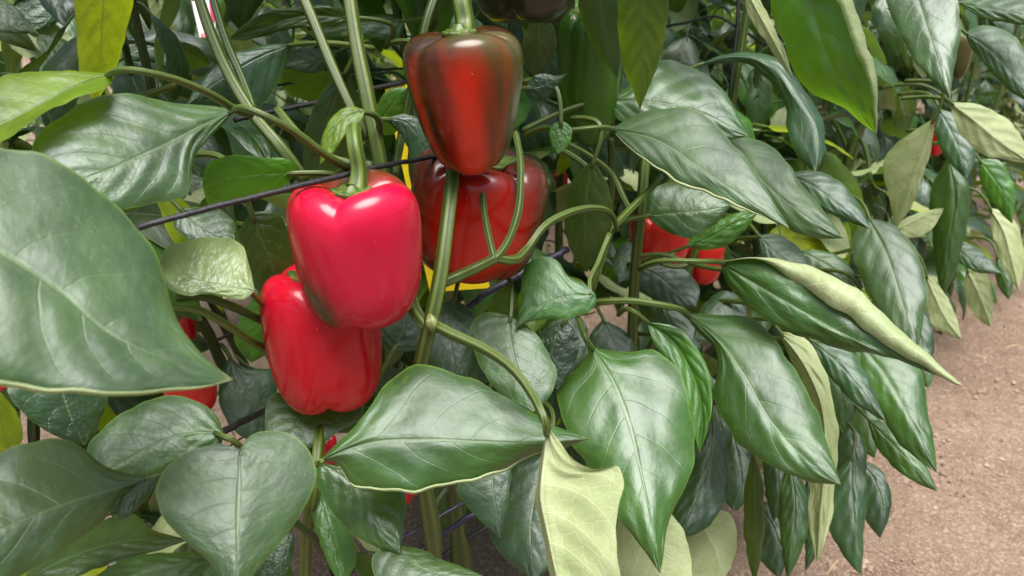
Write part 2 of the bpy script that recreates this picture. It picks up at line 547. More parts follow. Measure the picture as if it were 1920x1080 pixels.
def leaf(mid, left, right, d, tilt=(30, 0), fold=(0.05, 0.05), curve=0.05, bend=0.05, tip=0.0, tint='mid', mat=None,
         under=False, quilt=1.0, curl=None, petiole=None, wave=1.0, label=None, pet_r=0.0019):
    """a leaf traced over the photograph: MIDrib from base to tip, LEFT and RIGHT margin without the end points, in
    pixels; D metres away on a plane that faces the camera turned up / right by TILT degrees, then folded, bent and quilted"""
    NV, NU = 41, 25
    mid = np.array(mid, float)
    L = spline(np.vstack((mid[:1], np.array(left, float), mid[-1:])), NV)
    Rr = spline(np.vstack((mid[:1], np.array(right, float), mid[-1:])), NV)
    Mm = spline(mid, NV)
    us = np.linspace(-1, 1, NU)
    v = np.linspace(0, 1, NV)
    # small waves along both margins
    size_px = np.linalg.norm(np.diff(mid, axis=0), axis=1).sum()
    for E in (L, Rr):
        ph = rng.uniform(0, 6.28, 3)
        wv = (np.sin(v * 21 + ph[0]) + 0.7 * np.sin(v * 37 + ph[1]) + 0.6 * np.sin(v * 59 + ph[2])) * np.sin(np.pi * v) * size_px * 0.0042 * wave
        out = E - Mm
        E += out / (np.linalg.norm(out, axis=1)[:, None] + 1e-6) * wv[:, None]
    XY = np.empty((NV, NU, 2))
    for j, u in enumerate(us):
        XY[:, j] = Mm + (L - Mm) * max(0, -u) + (Rr - Mm) * max(0, u)
    cx, cy = Mm[NV // 2]
    rc = ray(cx, cy)
    cdir = -rc / np.linalg.norm(rc)
    ta = tilt[0]
    if 18 <= ta <= 50:                              # blades lie flat to the light: turned to face halfway to the bright sky
        ve = 20 + math.degrees(math.atan2(cy - 540, F))
        ta = (72 - ve) / 2 + (ta - 34) * 0.7
    A, B = R(ta), R(tilt[1])
    rt = np.cross(UP, cdir); rt /= np.linalg.norm(rt)
    up = np.cross(cdir, rt)
    n = cdir * math.cos(A) * math.cos(B) + up * math.sin(A) + rt * math.sin(B) * math.cos(A)
    P0 = C0 + rc * d
    rays = ray(XY[..., 0], XY[..., 1])
    den = np.minimum(rays @ n, -0.12)
    tt = np.clip(((P0 - C0) @ n) / den, 0.72 * d, 1.35 * d)
    S = size_px * d / F
    U = np.abs(us)[None, :]; V = v[:, None]; sg = np.sign(us)[None, :]
    fl = np.where(us < 0, fold[0], fold[1])[None, :]
    env = np.sin(np.pi * np.clip(V, 0, 1)) ** 0.5
    off = 0.7 * fl * U * env + 0.2 * curve * U ** 2 * env + (0.014 if not under else 0.006) * U ** 9 * env + bend * (2 * V - 1) ** 2 * 0.6 + tip * V ** 2
    phs = rng.uniform(4.6, 7.0) * (V - 0.30 * U ** 1.25) + 0.22 * sg
    fr = np.abs(phs - np.floor(phs) - 0.5) * 2
    q = (1 - fr ** 2) * (1 - U ** 3) * np.minimum(1, U * 5) * np.sin(np.pi * V) ** 0.4
    sgn = 1.0 if under else -1.0
    e1, e2 = rng.uniform(0, 6.28, 2)
    rip = np.where(us[None, :] < 0, np.sin(V * 13 + e1) + .6 * np.sin(V * 23 + e2), np.sin(V * 11 + e2) + .6 * np.sin(V * 25 + e1))
    off = off + 0.011 * wave * U ** 3 * rip * env
    off = off + sgn * 0.0065 * quilt * q - sgn * 0.009 * np.exp(-(U / 0.07) ** 2) * (1 - V)
    off = off + 0.007 * quilt * smooth_noise(NV, NU, 1.8) * (0.3 + 0.7 * U) + 0.0040 * quilt * smooth_noise(NV, NU, 5)
    T = tt + off * S
    P = C0 + rays * T[..., None]
    uv = np.stack((np.broadcast_to((us + 1) / 2, (NV, NU)), np.broadcast_to(V, (NV, NU))), -1)
    if curl is not None:
        # the margin rolled over towards the viewer: the strip shows the other face
        side, wpx, lift = curl
        E = Rr if side > 0 else L
        j = NU - 1 if side > 0 else 0
        inward = Mm - E
        inward /= np.linalg.norm(inward, axis=1)[:, None] + 1e-6
        ww = np.interp(v, np.linspace(0, 1, len(wpx)), wpx)
        cols, cuv = [], []
        NC = 6
        for k in range(1, NC + 1):
            f = k / NC
            xy = E + inward * (ww * (1 - math.cos(f * math.pi / 1.3)) / 1.66)[:, None] + inward * (ww * -0.06 * math.sin(f * math.pi))[:, None]
            tk = T[:, j] - lift * np.sin(np.pi * np.minimum(f * 0.75, 1)) * np.sin(np.pi * np.clip(v, 0.02, 0.98)) ** 0.5
            cols.append(C0 + ray(xy[:, 0], xy[:, 1]) * tk[:, None])
            uu = 1 - 0.45 * f
            cuv.append(np.stack((np.full(NV, (1 + side * uu) / 2), v), -1))
        cols = np.stack(cols, 1); cuv = np.stack(cuv, 1)
        if side > 0:
            P = np.concatenate((P, cols), 1); uv = np.concatenate((uv, cuv), 1)
        else:
            P = np.concatenate((cols[:, ::-1], P), 1); uv = np.concatenate((cuv[:, ::-1], uv), 1)
    W = P.shape[1]
    verts = P.reshape(-1, 3)
    faces = [(i * W + j, i * W + j + 1, (i + 1) * W + j + 1, (i + 1) * W + j) for i in range(NV - 1) for j in range(W - 1)]
    # which way does the face look
    i, j = NV // 2, W // 2
    nrm = np.cross(P[i, j + 1] - P[i, j], P[i + 1, j] - P[i, j])
    faces_cam = nrm @ (P[i, j] - C0) < 0
    if faces_cam == bool(under):
        faces = [f[::-1] for f in faces]
    base = P[0, W // 2]
    root = plant_for(base + NROW * 0.08)
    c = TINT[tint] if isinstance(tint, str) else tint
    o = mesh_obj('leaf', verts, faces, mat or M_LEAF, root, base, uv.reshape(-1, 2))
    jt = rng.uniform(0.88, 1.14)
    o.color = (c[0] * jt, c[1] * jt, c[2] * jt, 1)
    if label: o['label'] = label
    # leaf stalk: traced, or an arc back into the plant
    if petiole is False: return o
    mdir = P[2, W // 2] - base
    mdir /= np.linalg.norm(mdir)
    if petiole:
        pts = [base + mdir * 0.004]
        for (x, y, dd) in petiole: pts.append(at(x, y, dd))
    else:
        ln = rng.uniform(0.04, 0.07)
        pts = [base + mdir * 0.006, base - mdir * ln * 0.5, base - mdir * ln * 0.8 + NROW * ln * 0.6 - np.array((0, 0, ln * 0.25))]
    path = spline(np.array(pts), 16)
    tv, tf, tu = tube(path, np.linspace(pet_r * 0.8, pet_r * 1.25, 16), 10, 0.10, 5)
    po = mesh_obj('petiole', tv, tf, M_STEM, o, path[0], tu)
    po.color = (1, 1, 1, 1)
    return o


# big near leaf at the left
leaf([(-170, 372), (0, 470), (107, 540), (200, 622), (320, 678), (438, 712)],
     [(-130, 290), (-60, 272), (0, 274), (90, 296), (190, 360), (262, 430), (300, 500), (318, 560), (345, 622), (392, 676)],
     [(-190, 560), (-120, 680), (0, 722), (100, 738), (200, 742), (300, 736), (395, 725)],
     0.30, tilt=(38, 12), fold=(0.02, -0.02), curve=0.05, bend=0.03, tint='grey', quilt=0.8, pet_r=0.0024, curl=(1, (2, 6, 11, 12, 11, 8, 3), 0.003))
leaf([(442, 206), (385, 232), (300, 275), (200, 318), (120, 345)],
     [(400, 199), (330, 194), (250, 177), (180, 182), (110, 222), (60, 275), (70, 320)],
     [(412, 240), (370, 285), (358, 335), (352, 362), (300, 378), (245, 392), (180, 385)],
     0.41, tilt=(34, 14), fold=(0.08, 0.02), curve=-0.03, bend=0.05, tint='grey', mat=M_LEAF_G, quilt=1.8,
     petiole=[(490, 214, .412), (550, 245, .425), (610, 290, .44), (660, 318, .46)])
leaf([(200, -60), (192, 20), (188, 100), (180, 190)], [(140, -30), (142, 30), (146, 100), (158, 165)],
     [(252, -30), (246, 20), (232, 80), (208, 150)], 0.44, tilt=(-25, 10), tint='yellow', mat=M_LEAF_T, fold=(-0.03, 0.05))
leaf([(215, 138), (150, 158), (85, 192), (40, 215), (-80, 270)], [(150, 134), (80, 133), (0, 146), (-60, 185)],
     [(212, 150), (140, 185), (95, 205), (55, 232), (0, 268), (-60, 300)], 0.38, tilt=(48, -5), fold=(0.04, -0.18), curve=-0.04,
     tint='lime', mat=M_LEAF_T, quilt=0.5, petiole=[(262, 134, .385), (330, 150, .40), (400, 180, .42), (440, 205, .44), (470, 215, .46)])
leaf([(556, 326), (480, 328), (415, 342), (384, 366)], [(550, 305), (500, 296), (430, 292), (392, 305), (380, 340)],
     [(530, 350), (470, 375), (430, 384), (395, 390)], 0.47, tilt=(-12, 0), fold=(-0.05, 0.06), tint=(0.06, 0.21, 0.01), mat=M_LEAF_T, quilt=0.7)
leaf([(478, 545), (420, 535), (360, 520), (300, 500)], [(468, 500), (452, 458), (410, 445), (350, 452), (310, 466)],
     [(460, 560), (400, 552), (340, 552), (310, 535)], 0.44, tilt=(40, -10), under=False, tint='pale', mat=M_LEAF_P, quilt=1.6, fold=(0.08, 0.02),
     petiole=[(492, 572, .475), (520, 600, .57)])
leaf([(548, 83), (480, 110), (420, 145), (352, 196)], [(500, 84), (440, 100), (395, 130), (362, 170)],
     [(535, 125), (512, 170), (480, 205), (430, 206), (390, 200)], 0.54, tilt=(26, 10), fold=(0.02, 0.15), tint='blue', mat=M_LEAF_G,
     petiole=[(620, 82, .55), (700, 92, .57)])
leaf([(650, 130), (622, 200), (600, 270), (582, 338)], [(615, 160), (580, 220), (568, 280), (572, 320)],
     [(672, 180), (668, 250), (640, 310), (610, 335)], 0.53, tilt=(-28, -20), tint='dark')
leaf([(684, 206), (645, 222), (618, 258), (600, 308)], [(650, 200), (618, 226), (602, 268)], [(680, 222), (650, 250), (625, 285)],
     0.455, tilt=(10, 10), fold=(0.1, -0.15), tint='lime', mat=M_LEAF_T, petiole=[(700, 215, .47), (712, 250, .49)])
leaf([(655, 34), (580, 28), (510, 42), (428, 74)], [(640, 20), (560, 12), (500, 22), (455, 48)], [(640, 45), (560, 52), (500, 66), (455, 76)],
     0.60, tilt=(-20, 0), tint='olive', mat=M_LEAF_T, fold=(0.0, -0.1))
leaf([(760, 40), (700, 45), (640, 52), (560, 75)], [(740, 28), (680, 33), (620, 45)], [(748, 70), (690, 72), (620, 74)],
     0.66, tilt=(20, 0), tint='mid')
# lower left
leaf([(418, 812), (350, 814), (300, 828), (240, 858), (185, 890)], [(410, 785), (380, 757), (320, 742), (255, 760), (195, 802), (165, 835), (165, 868)],
     [(412, 840), (380, 852), (335, 862), (300, 890), (240, 905)], 0.40, tilt=(34, -8), fold=(0.10, 0.02), tint='mid', quilt=1.3, mat=M_LEAF,
     petiole=[(432, 824, .405), (452, 840, .42), (500, 850, .47)])
leaf([(296, 893), (220, 915), (110, 950), (0, 992), (-110, 1040)], [(245, 888), (190, 870), (160, 842), (120, 825), (50, 830), (-10, 852), (-80, 930)],
     [(262, 912), (230, 925), (200, 970), (140, 1018), (60, 1070), (-20, 1102), (-80, 1090)], 0.335, tilt=(40, 5), fold=(0.04, 0.10), tint='grey', quilt=0.6)
leaf([(450, 842), (449, 900), (446, 985), (444, 1060), (440, 1118)], [(425, 834), (380, 838), (335, 855), (303, 890), (293, 930), (302, 965), (340, 1008), (390, 1052), (420, 1090)],
     [(468, 818), (510, 808), (556, 820), (586, 855), (590, 905), (566, 960), (515, 1030), (470, 1085)], 0.36, tilt=(30, 4), fold=(0.10, 0.10), curve=0.03, tint='grey',
     quilt=0.6, petiole=[(460, 850, .385), (480, 852, .42), (520, 860, .47)])
leaf([(30, 1100), (120, 1050), (220, 1018), (362, 1010)], [(70, 1055), (150, 1005), (200, 975), (248, 962), (285, 992), (325, 1005)],
     [(90, 1100), (190, 1062), (260, 1042), (310, 1028)], 0.42, tilt=(52, 0), tint='grey', mat=M_LEAF_G, quilt=1.2)
leaf([(404, 1046), (330, 1060), (240, 1085), (140, 1130)], [(370, 1038), (310, 1036), (240, 1048), (180, 1080)], [(390, 1065), (340, 1100), (250, 1140)],
     0.385, tilt=(35, 0), tint='mid', fold=(0.08, 0))
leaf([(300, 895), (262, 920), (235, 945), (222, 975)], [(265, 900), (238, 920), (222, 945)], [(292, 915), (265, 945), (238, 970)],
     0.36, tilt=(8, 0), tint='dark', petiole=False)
leaf([(110, 690), (118, 740), (135, 790), (158, 834)], [(40, 700), (15, 724), (55, 785), (110, 820)], [(180, 700), (203, 742), (190, 785), (176, 820)],
     0.41, tilt=(22, 20), tint='blue', mat=M_LEAF_P, quilt=1.6)
leaf([(-40, 705), (-5, 760), (8, 810), (12, 852)], [(-60, 760), (-40, 830)], [(0, 735), (30, 772), (43, 820), (28, 845)], 0.37, tilt=(-20, 0), tint='yellow', mat=M_LEAF_T)
leaf([(430, 668), (462, 730), (485, 780), (497, 835)], [(416, 700), (410, 745), (425, 790), (455, 820)], [(462, 690), (512, 696), (520, 740), (520, 800)],
     0.62, tilt=(22, 5), tint='blue', petiole=[(420, 652, .63), (400, 655, .65)])
leaf([(600, 742), (570, 775), (545, 808), (525, 838)], [(540, 735), (510, 740), (497, 785), (500, 815)], [(680, 750), (680, 780), (640, 806), (590, 838)],
     0.515, tilt=(38, 0), tint='mid', fold=(0.05, 0.05))
# centre
leaf([(594, 868), (642, 845), (690, 830), (790, 825), (900, 828), (1015, 830), (1104, 823)],
     [(615, 848), (660, 805), (700, 752), (740, 706), (790, 684), (860, 700), (930, 735), (1000, 775), (1045, 800)],
     [(630, 868), (643, 886), (655, 908), (700, 920), (760, 922), (840, 913), (920, 892), (1000, 856), (1060, 838)],
     0.43, tilt=(40, 0), fold=(0.02, 0.13), curve=0.02, tint='mid', quilt=1.0, wave=1.2, curl=(1, (1, 4, 6, 6, 6, 5, 2), 0.003),
     petiole=[(570, 878, .432), (540, 880, .46), (530, 850, .50)])
leaf([(1027, 800), (1018, 870), (1013, 930), (1026, 1000), (1046, 1090), (1075, 1190)],
     [(1020, 830), (1010, 880), (1005, 935), (1018, 1005), (1036, 1095)],
     [(1045, 822), (1075, 862), (1115, 880), (1164, 876), (1170, 895), (1158, 950), (1156, 1020), (1162, 1100)],
     0.40, tilt=(6, -10), under=True, tint='pale', fold=(0.2, -0.12), curve=0.02, quilt=2.4, wave=0.8, mat=M_LEAF, label='pale curled leaf turned to show its veined underside', pet_r=0.0026,
     petiole=[(1022, 790, .405), (1000, 742, .42), (960, 690, .435), (900, 650, .45), (850, 628, .458), (812, 608, .466)])
leaf([(1108, 648), (1150, 715), (1185, 810), (1203, 890), (1222, 980), (1238, 1077)],
     [(1100, 668), (1082, 692), (1050, 718), (1049, 775), (1070, 822), (1100, 872), (1132, 930), (1182, 1000), (1220, 1050)],
     [(1130, 655), (1180, 660), (1232, 656), (1266, 690), (1294, 765), (1304, 838), (1282, 920), (1252, 985), (1244, 1040)],
     0.56, tilt=(36, 0), fold=(0.05, 0.10), curve=0.02, tint='mid', mat=M_LEAF_G, quilt=1.0, wave=1.2,
     petiole=[(1095, 630, .57), (1085, 600, .60)])
leaf([(1118, 554), (1065, 555), (1010, 575), (968, 615)], [(1100, 535), (1066, 518), (1045, 490), (1010, 481), (985, 500), (977, 555)],
     [(1116, 572), (1075, 595), (1025, 599), (990, 604)], 0.55, tilt=(24, -6), tint=(0.03, 0.105, 0.016), mat=M_LEAF, quilt=1.2, fold=(0.04, 0.05),
     petiole=[(1105, 535, .556), (1122, 490, .58), (1142, 440, .60)])
leaf([(1285, 588), (1340, 630), (1395, 702), (1440, 780), (1500, 850), (1577, 909)],
     [(1310, 625), (1340, 655), (1347, 690), (1338, 730), (1350, 780), (1400, 842), (1470, 886), (1530, 905)],
     [(1370, 592), (1420, 602), (1445, 625), (1492, 700), (1530, 762), (1550, 830), (1568, 880)],
     0.60, tilt=(34, -4), fold=(0.06, 0.04), tint='mid', quilt=1.2, wave=1.2, pet_r=0.0025,
     petiole=[(1240, 572, .605), (1180, 564, .61), (1120, 567, .62), (1090, 570, .66)])
leaf([(1212, 604), (1262, 640), (1298, 700), (1316, 770), (1312, 850)], [(1225, 640), (1262, 690), (1285, 745), (1296, 800)],
     [(1270, 615), (1312, 660), (1336, 730), (1328, 800)], 0.63, tilt=(10, 15), fold=(-0.05, -0.12), tint='fresh', quilt=1.3,
     petiole=[(1190, 585, .64), (1160, 590, .68)])
leaf([(1335, 780), (1330, 860), (1305, 940), (1270, 1012)], [(1300, 830), (1275, 900), (1262, 970)], [(1362, 850), (1366, 920), (1325, 990)],
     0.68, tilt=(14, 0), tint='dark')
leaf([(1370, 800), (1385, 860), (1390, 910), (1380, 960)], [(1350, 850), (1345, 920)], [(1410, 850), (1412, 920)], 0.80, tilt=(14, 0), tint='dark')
# the big right leaves
leaf([(1146, 242), (1230, 262), (1310, 312), (1400, 372), (1480, 428)],
     [(1190, 216), (1240, 202), (1300, 205), (1350, 242), (1402, 302), (1442, 362)],
     [(1170, 268), (1212, 303), (1262, 338), (1330, 366), (1400, 394), (1442, 412)],
     0.60, tilt=(44, -6), fold=(0.03, 0.03), curve=0.03, tint='grey', quilt=0.7, curl=(1, (1, 2, 5, 6, 5, 3, 1), 0.003),
     petiole=[(1110, 240, .605), (1065, 245, .61), (1020, 240, .63), (985, 255, .65)])
leaf([(1300, 225), (1380, 290), (1470, 375), (1582, 447)], [(1370, 248), (1440, 270), (1502, 342), (1552, 405)], [(1330, 290), (1400, 360), (1462, 420), (1522, 445)],
     0.65, tilt=(42, -12), tint='grey', quilt=1.0, fold=(0.04, 0.05))
leaf([(1128, 187), (1200, 190), (1300, 205), (1402, 255)], [(1175, 165), (1218, 116), (1265, 116), (1332, 146), (1372, 192)],
     [(1160, 225), (1230, 240), (1320, 260), (1370, 262)], 0.68, tilt=(28, 0), fold=(0.10, 0.02), tint='mid', mat=M_LEAF_G, quilt=1.4,
     petiole=[(1080, 200, .68), (1020, 225, .68), (980, 245, .68)])
leaf([(1205, -40), (1205, 40), (1204, 120), (1200, 207)], [(1165, -10), (1160, 60), (1166, 115), (1186, 170)], [(1250, -10), (1247, 60), (1236, 115), (1216, 165)],
     0.56, tilt=(-22, 0), tint='olive', mat=M_LEAF_T, fold=(0.05, 0.05))
leaf([(1125, -40), (1130, 30), (1140, 90), (1158, 148)], [(1085, 0), (1100, 60), (1128, 112)], [(1166, 0), (1166, 60), (1164, 110)], 0.60, tilt=(-24, 0), tint='dark')
leaf([(985, 166), (1010, 163), (1038, 152), (1064, 138)], [(995, 148), (1018, 138), (1042, 142)], [(992, 184), (1015, 190), (1042, 168)], 0.60, tilt=(5, 0), tint='dark', mat=M_LEAF_P)
leaf([(1010, 20), (1012, 70), (1010, 110), (1000, 142)], [(985, 60), (982, 110)], [(1040, 55), (1040, 100)], 0.64, tilt=(-20, 0), tint='olive')
leaf([(1515, -50), (1538, 70), (1572, 150), (1610, 205), (1644, 251)], [(1450, -20), (1470, 85), (1500, 152), (1535, 182), (1582, 202), (1622, 236)],
     [(1585, -20), (1618, 60), (1641, 130), (1646, 200)], 0.60, tilt=(8, 12), fold=(0.16, -0.12), tint=(0.034, 0.115, 0.009), mat=M_LEAF_T, quilt=1.6, curl=(1, (20, 24, 26, 22, 12, 4), 0.012))
leaf([(1398, -20), (1425, 30), (1455, 85), (1486, 148)], [(1400, 20), (1430, 70), (1462, 118)], [(1420, -5), (1448, 45), (1474, 100)], 0.62, tilt=(0, 20), under=True, tint='pale', petiole=False)
leaf([(1705, -50), (1735, 40), (1758, 110), (1782, 185)], [(1660, -20), (1676, 40), (1706, 100), (1745, 150)], [(1785, -30), (1800, 30), (1797, 90), (1787, 140)],
     0.70, tilt=(40, 0), tint='grey', quilt=0.8, mat=M_LEAF_G)
leaf([(1795, 5), (1850, 15), (1910, 25), (1990, 45)], [(1830, -15), (1900, -10)], [(1830, 28), (1900, 45)], 0.74, tilt=(45, 0), tint='grey')
leaf([(1808, 62), (1850, 90), (1895, 135), (1950, 200)], [(1840, 48), (1890, 60), (1935, 120)], [(1822, 90), (1850, 125), (1900, 175)], 0.76, tilt=(42, 0), tint='blue')
leaf([(1310, 122), (1380, 104), (1445, 122), (1490, 180), (1528, 240), (1528, 322)], [(1340, 120), (1390, 118), (1430, 140), (1468, 190), (1478, 245), (1500, 300)],
     [(1340, 108), (1385, 98), (1460, 110), (1510, 170), (1545, 240), (1545, 290)], 0.76, tilt=(36, 0), tint='blue', quilt=0.6, fold=(0.06, 0.06))
leaf([(1750, 222), (1730, 290), (1705, 360), (1678, 428)], [(1715, 245), (1685, 265), (1656, 306), (1666, 365)], [(1748, 270), (1732, 325), (1705, 395)],
     0.85, tilt=(0, -20), under=True, tint='pale', fold=(0.05, 0.05))
leaf([(1678, 432), (1705, 418), (1735, 402), (1770, 390)], [(1690, 415), (1720, 400)], [(1700, 445), (1740, 435)], 0.86, tilt=(10, 0), under=True, tint='pale')
leaf([(1628, 408), (1660, 470), (1690, 560), (1718, 662)], [(1597, 450), (1610, 510), (1650, 590), (1690, 640)], [(1680, 425), (1712, 460), (1737, 530), (1732, 600)],
     0.78, tilt=(38, 0), tint='grey', quilt=0.9)
leaf([(1475, 325), (1530, 352), (1580, 390), (1632, 430)], [(1510, 320), (1555, 328), (1600, 368)], [(1500, 365), (1545, 392), (1590, 415)], 0.76, tilt=(38, 0), tint='blue')
leaf([(1350, 492), (1430, 540), (1520, 592), (1620, 645), (1720, 690), (1806, 723)],
     [(1400, 482), (1466, 488), (1542, 506), (1622, 556), (1702, 630)], [(1366, 535), (1440, 600), (1540, 645), (1640, 665), (1740, 690)],
     0.585, tilt=(28, 0), fold=(-0.02, 0.06), tint='mid', mat=M_LEAF_P, quilt=1.2, curl=(-1, (1, 4, 34, 50, 48, 38, 22, 5), 0.016),
     label='long dark leaf with its upper margin rolled over pale', petiole=[(1300, 490, .60), (1240, 490, .61), (1200, 505, .64)])
leaf([(1600, 632), (1650, 690), (1705, 780), (1757, 887)], [(1590, 680), (1630, 740), (1685, 830)], [(1680, 640), (1722, 690), (1742, 780), (1754, 850)],
     0.72, tilt=(32, 0), tint='mid', quilt=1.0)
leaf([(1515, 635), (1565, 675), (1615, 730), (1662, 792)], [(1545, 690), (1590, 745)], [(1570, 640), (1618, 690), (1645, 750)], 0.67, tilt=(36, 0), tint='blue')
leaf([(1625, 785), (1665, 825), (1710, 870), (1758, 922)], [(1645, 840), (1700, 895)], [(1680, 800), (1735, 870)], 0.77, tilt=(24, 0), tint='mid')
leaf([(1460, 622), (1505, 680), (1540, 760), (1548, 850), (1540, 950), (1532, 1055)], [(1485, 680), (1515, 750), (1518, 850), (1516, 940), (1520, 1010)],
     [(1500, 628), (1548, 700), (1570, 800), (1567, 900), (1552, 1000)], 0.64, tilt=(-4, -16), under=True, tint='pale', fold=(0.1, 0.1), quilt=2.5, mat=M_LEAF_P)
leaf([(1598, 855), (1598, 920), (1605, 1000), (1615, 1080)], [(1560, 900), (1550, 970), (1580, 1040)], [(1620, 890), (1620, 1000)], 0.76, tilt=(22, 0), tint='blue')
leaf([(1412, 848), (1418, 920), (1418, 1010), (1415, 1095)], [(1400, 890), (1394, 960), (1400, 1040)], [(1428, 890), (1433, 960), (1428, 1040)], 0.665, tilt=(-18, 0), tint='olive', mat=M_LEAF_T)
leaf([(1480, 860), (1490, 930), (1488, 1000), (1476, 1088)], [(1462, 920), (1462, 1000)], [(1512, 920), (1515, 990)], 0.74, tilt=(20, 0), tint='mid')
leaf([(1515, 890), (1528, 950), (1528, 1010), (1510, 1072)], [(1502, 950), (1508, 1010)], [(1540, 940), (1540, 1020)], 0.74, tilt=(5, 10), tint='dark')
leaf([(1735, 515), (1755, 560), (1775, 600), (1803, 636)], [(1733, 560), (1750, 610), (1775, 628)], [(1755, 530), (1785, 575)], 0.95, tilt=(0, 0), under=True, tint='pale')
leaf([(1780, 192), (1825, 225), (1870, 262), (1940, 310)], [(1830, 195), (1890, 225)], [(1800, 250), (1845, 290), (1890, 300)], 0.84, tilt=(10, 20), under=True, tint='pale', quilt=1.4)
leaf([(1760, 205), (1780, 240), (1800, 285), (1812, 335)], [(1752, 240), (1770, 290)], [(1795, 215), (1825, 260), (1828, 300)], 0.92, tilt=(24, 0), tint='blue')
leaf([(1835, 300), (1860, 330), (1885, 370), (1898, 420)], [(1838, 340), (1868, 390)], [(1870, 300), (1898, 340)], 0.95, tilt=(5, 0), tint='fresh')
leaf([(1780, 300), (1790, 370), (1780, 450), (1768, 560)], [(1750, 340), (1748, 440), (1755, 510)], [(1812, 340), (1812, 430), (1790, 510)], 0.98, tilt=(5, -10), tint='mid')
leaf([(1855, 390), (1880, 430), (1895, 480), (1910, 545)], [(1860, 430), (1880, 500)], [(1890, 400), (1920, 470)], 1.02, tilt=(5, 10), under=True, tint='pale')
leaf([(1785, 450), (1810, 480), (1840, 500), (1878, 512)], [(1790, 480), (1830, 510)], [(1815, 455), (1850, 480)], 1.0, tilt=(38, 0), tint='blue')
leaf([(1812, 505), (1830, 540), (1845, 575), (1858, 614)], [(1808, 545), (1835, 600)], [(1840, 505), (1862, 560)], 1.08, tilt=(0, -10), under=True, tint='pale')
leaf([(1868, 480), (1880, 510), (1888, 535), (1892, 562)], [(1865, 510), (1876, 545)], [(1885, 490), (1900, 530)], 1.06, tilt=(18, 0), tint='mid')
leaf([(1620, 560), (1640, 600), (1640, 650), (1640, 700)], [(1600, 600), (1610, 660)], [(1680, 590), (1680, 660)], 0.80, tilt=(25, 0), tint='mid')
leaf([(1700, 640), (1720, 665), (1735, 695), (1742, 728)], [(1690, 670), (1715, 710)], [(1735, 650), (1752, 695)], 0.84, tilt=(20, 0), tint='mid')
# lower centre
leaf([(956, 592), (960, 650), (978, 712), (1000, 772)], [(905, 588), (882, 610), (890, 660), (915, 712), (960, 755)], [(990, 612), (1030, 665), (1044, 705), (1025, 750)],
     0.54, tilt=(30, 0), tint='mid', quilt=0.7, fold=(0.06, 0.06))
leaf([(850, 560), (845, 610), (850, 660), (865, 712)], [(805, 590), (792, 650), (820, 700)], [(890, 590), (895, 650), (890, 700)], 0.58, tilt=(20, 0), tint='blue')
leaf([(598, 866), (680, 925), (712, 990), (750, 1037)], [(586, 888), (605, 930), (650, 992), (705, 1026)], [(670, 880), (745, 890), (762, 930), (756, 990)],
     0.46, tilt=(28, 0), tint='mid', quilt=1.2, mat=M_LEAF_G, fold=(0.1, 0.05), petiole=[(590, 870, .47), (570, 900, .49)])
leaf([(742, 1020), (790, 1065), (840, 1080), (905, 1080)], [(700, 1040), (720, 1110), (820, 1130)], [(790, 1030), (830, 1050), (880, 1068)], 0.445, tilt=(48, 0), tint='grey', petiole=False)
leaf([(1020, 850), (1005, 920), (995, 1000), (1005, 1092)], [(968, 870), (930, 940), (915, 990), (950, 1050)], [(1045, 900), (1050, 980), (1040, 1050)], 0.55, tilt=(12, -8), tint='dark', quilt=0.7)
leaf([(925, 868), (925, 920), (932, 960), (937, 1008)], [(880, 885), (857, 912), (885, 960)], [(955, 880), (955, 920), (950, 965)], 0.53, tilt=(20, 0), tint='blue')
leaf([(598, 905), (612, 965), (630, 1025), (640, 1095)], [(584, 945), (598, 1010), (622, 1070)], [(628, 940), (660, 1000), (665, 1060)], 0.50, tilt=(16, 10), tint='fresh', mat=M_LEAF_G)
leaf([(545, 980), (535, 1020), (520, 1060), (500, 1110)], [(505, 1000), (485, 1060)], [(552, 1010), (540, 1070)], 0.48, tilt=(10, 0), tint='dark', mat=M_LEAF_P)
leaf([(1180, 940), (1210, 1000), (1235, 1070), (1250, 1150)], [(1158, 980), (1160, 1060), (1200, 1140)], [(1255, 960), (1290, 1020), (1292, 1100)], 0.62, tilt=(-5, 0), under=True, tint='pale', quilt=1.3)
leaf([(1300, 960), (1325, 1000), (1345, 1040), (1350, 1100)], [(1270, 1000), (1285, 1070)], [(1370, 965), (1382, 1010)], 0.70, tilt=(0, 0), under=True, tint='pale')
leaf([(1112, 300), (1100, 370), (1098, 440), (1100, 512)], [(1080, 330), (1060, 400), (1066, 460)], [(1140, 350), (1148, 410), (1128, 470)], 0.63, tilt=(-15, -5), tint='olive', mat=M_LEAF_T,
     label='olive leaf lit from behind')
leaf([(1212, 405), (1260, 400), (1310, 395), (1372, 385)], [(1215, 365), (1265, 340), (1320, 350)], [(1235, 425), (1288, 446), (1335, 425)], 0.69, tilt=(24, 0), tint='mid', mat=M_LEAF_G,
     petiole=[(1190, 410, .69), (1155, 418, .68)])
leaf([(1288, 462), (1330, 445), (1375, 420), (1425, 392)], [(1300, 435), (1340, 415), (1385, 398)], [(1310, 468), (1360, 462), (1402, 425)], 0.75, tilt=(14, 0), tint='fresh', mat=M_LEAF_P, quilt=2.2)
leaf([(1050, 225), (1052, 248), (1050, 268), (1046, 290)], [(1032, 240), (1034, 270)], [(1070, 238), (1070, 265)], 0.60, tilt=(10, 0), tint='fresh', mat=M_LEAF_P, quilt=1.5)
leaf([(1195, 500), (1230, 515), (1265, 545), (1305, 575)], [(1185, 525), (1220, 560), (1265, 580)], [(1245, 495), (1295, 515), (1312, 545)], 0.78, tilt=(28, 0), tint='dark')
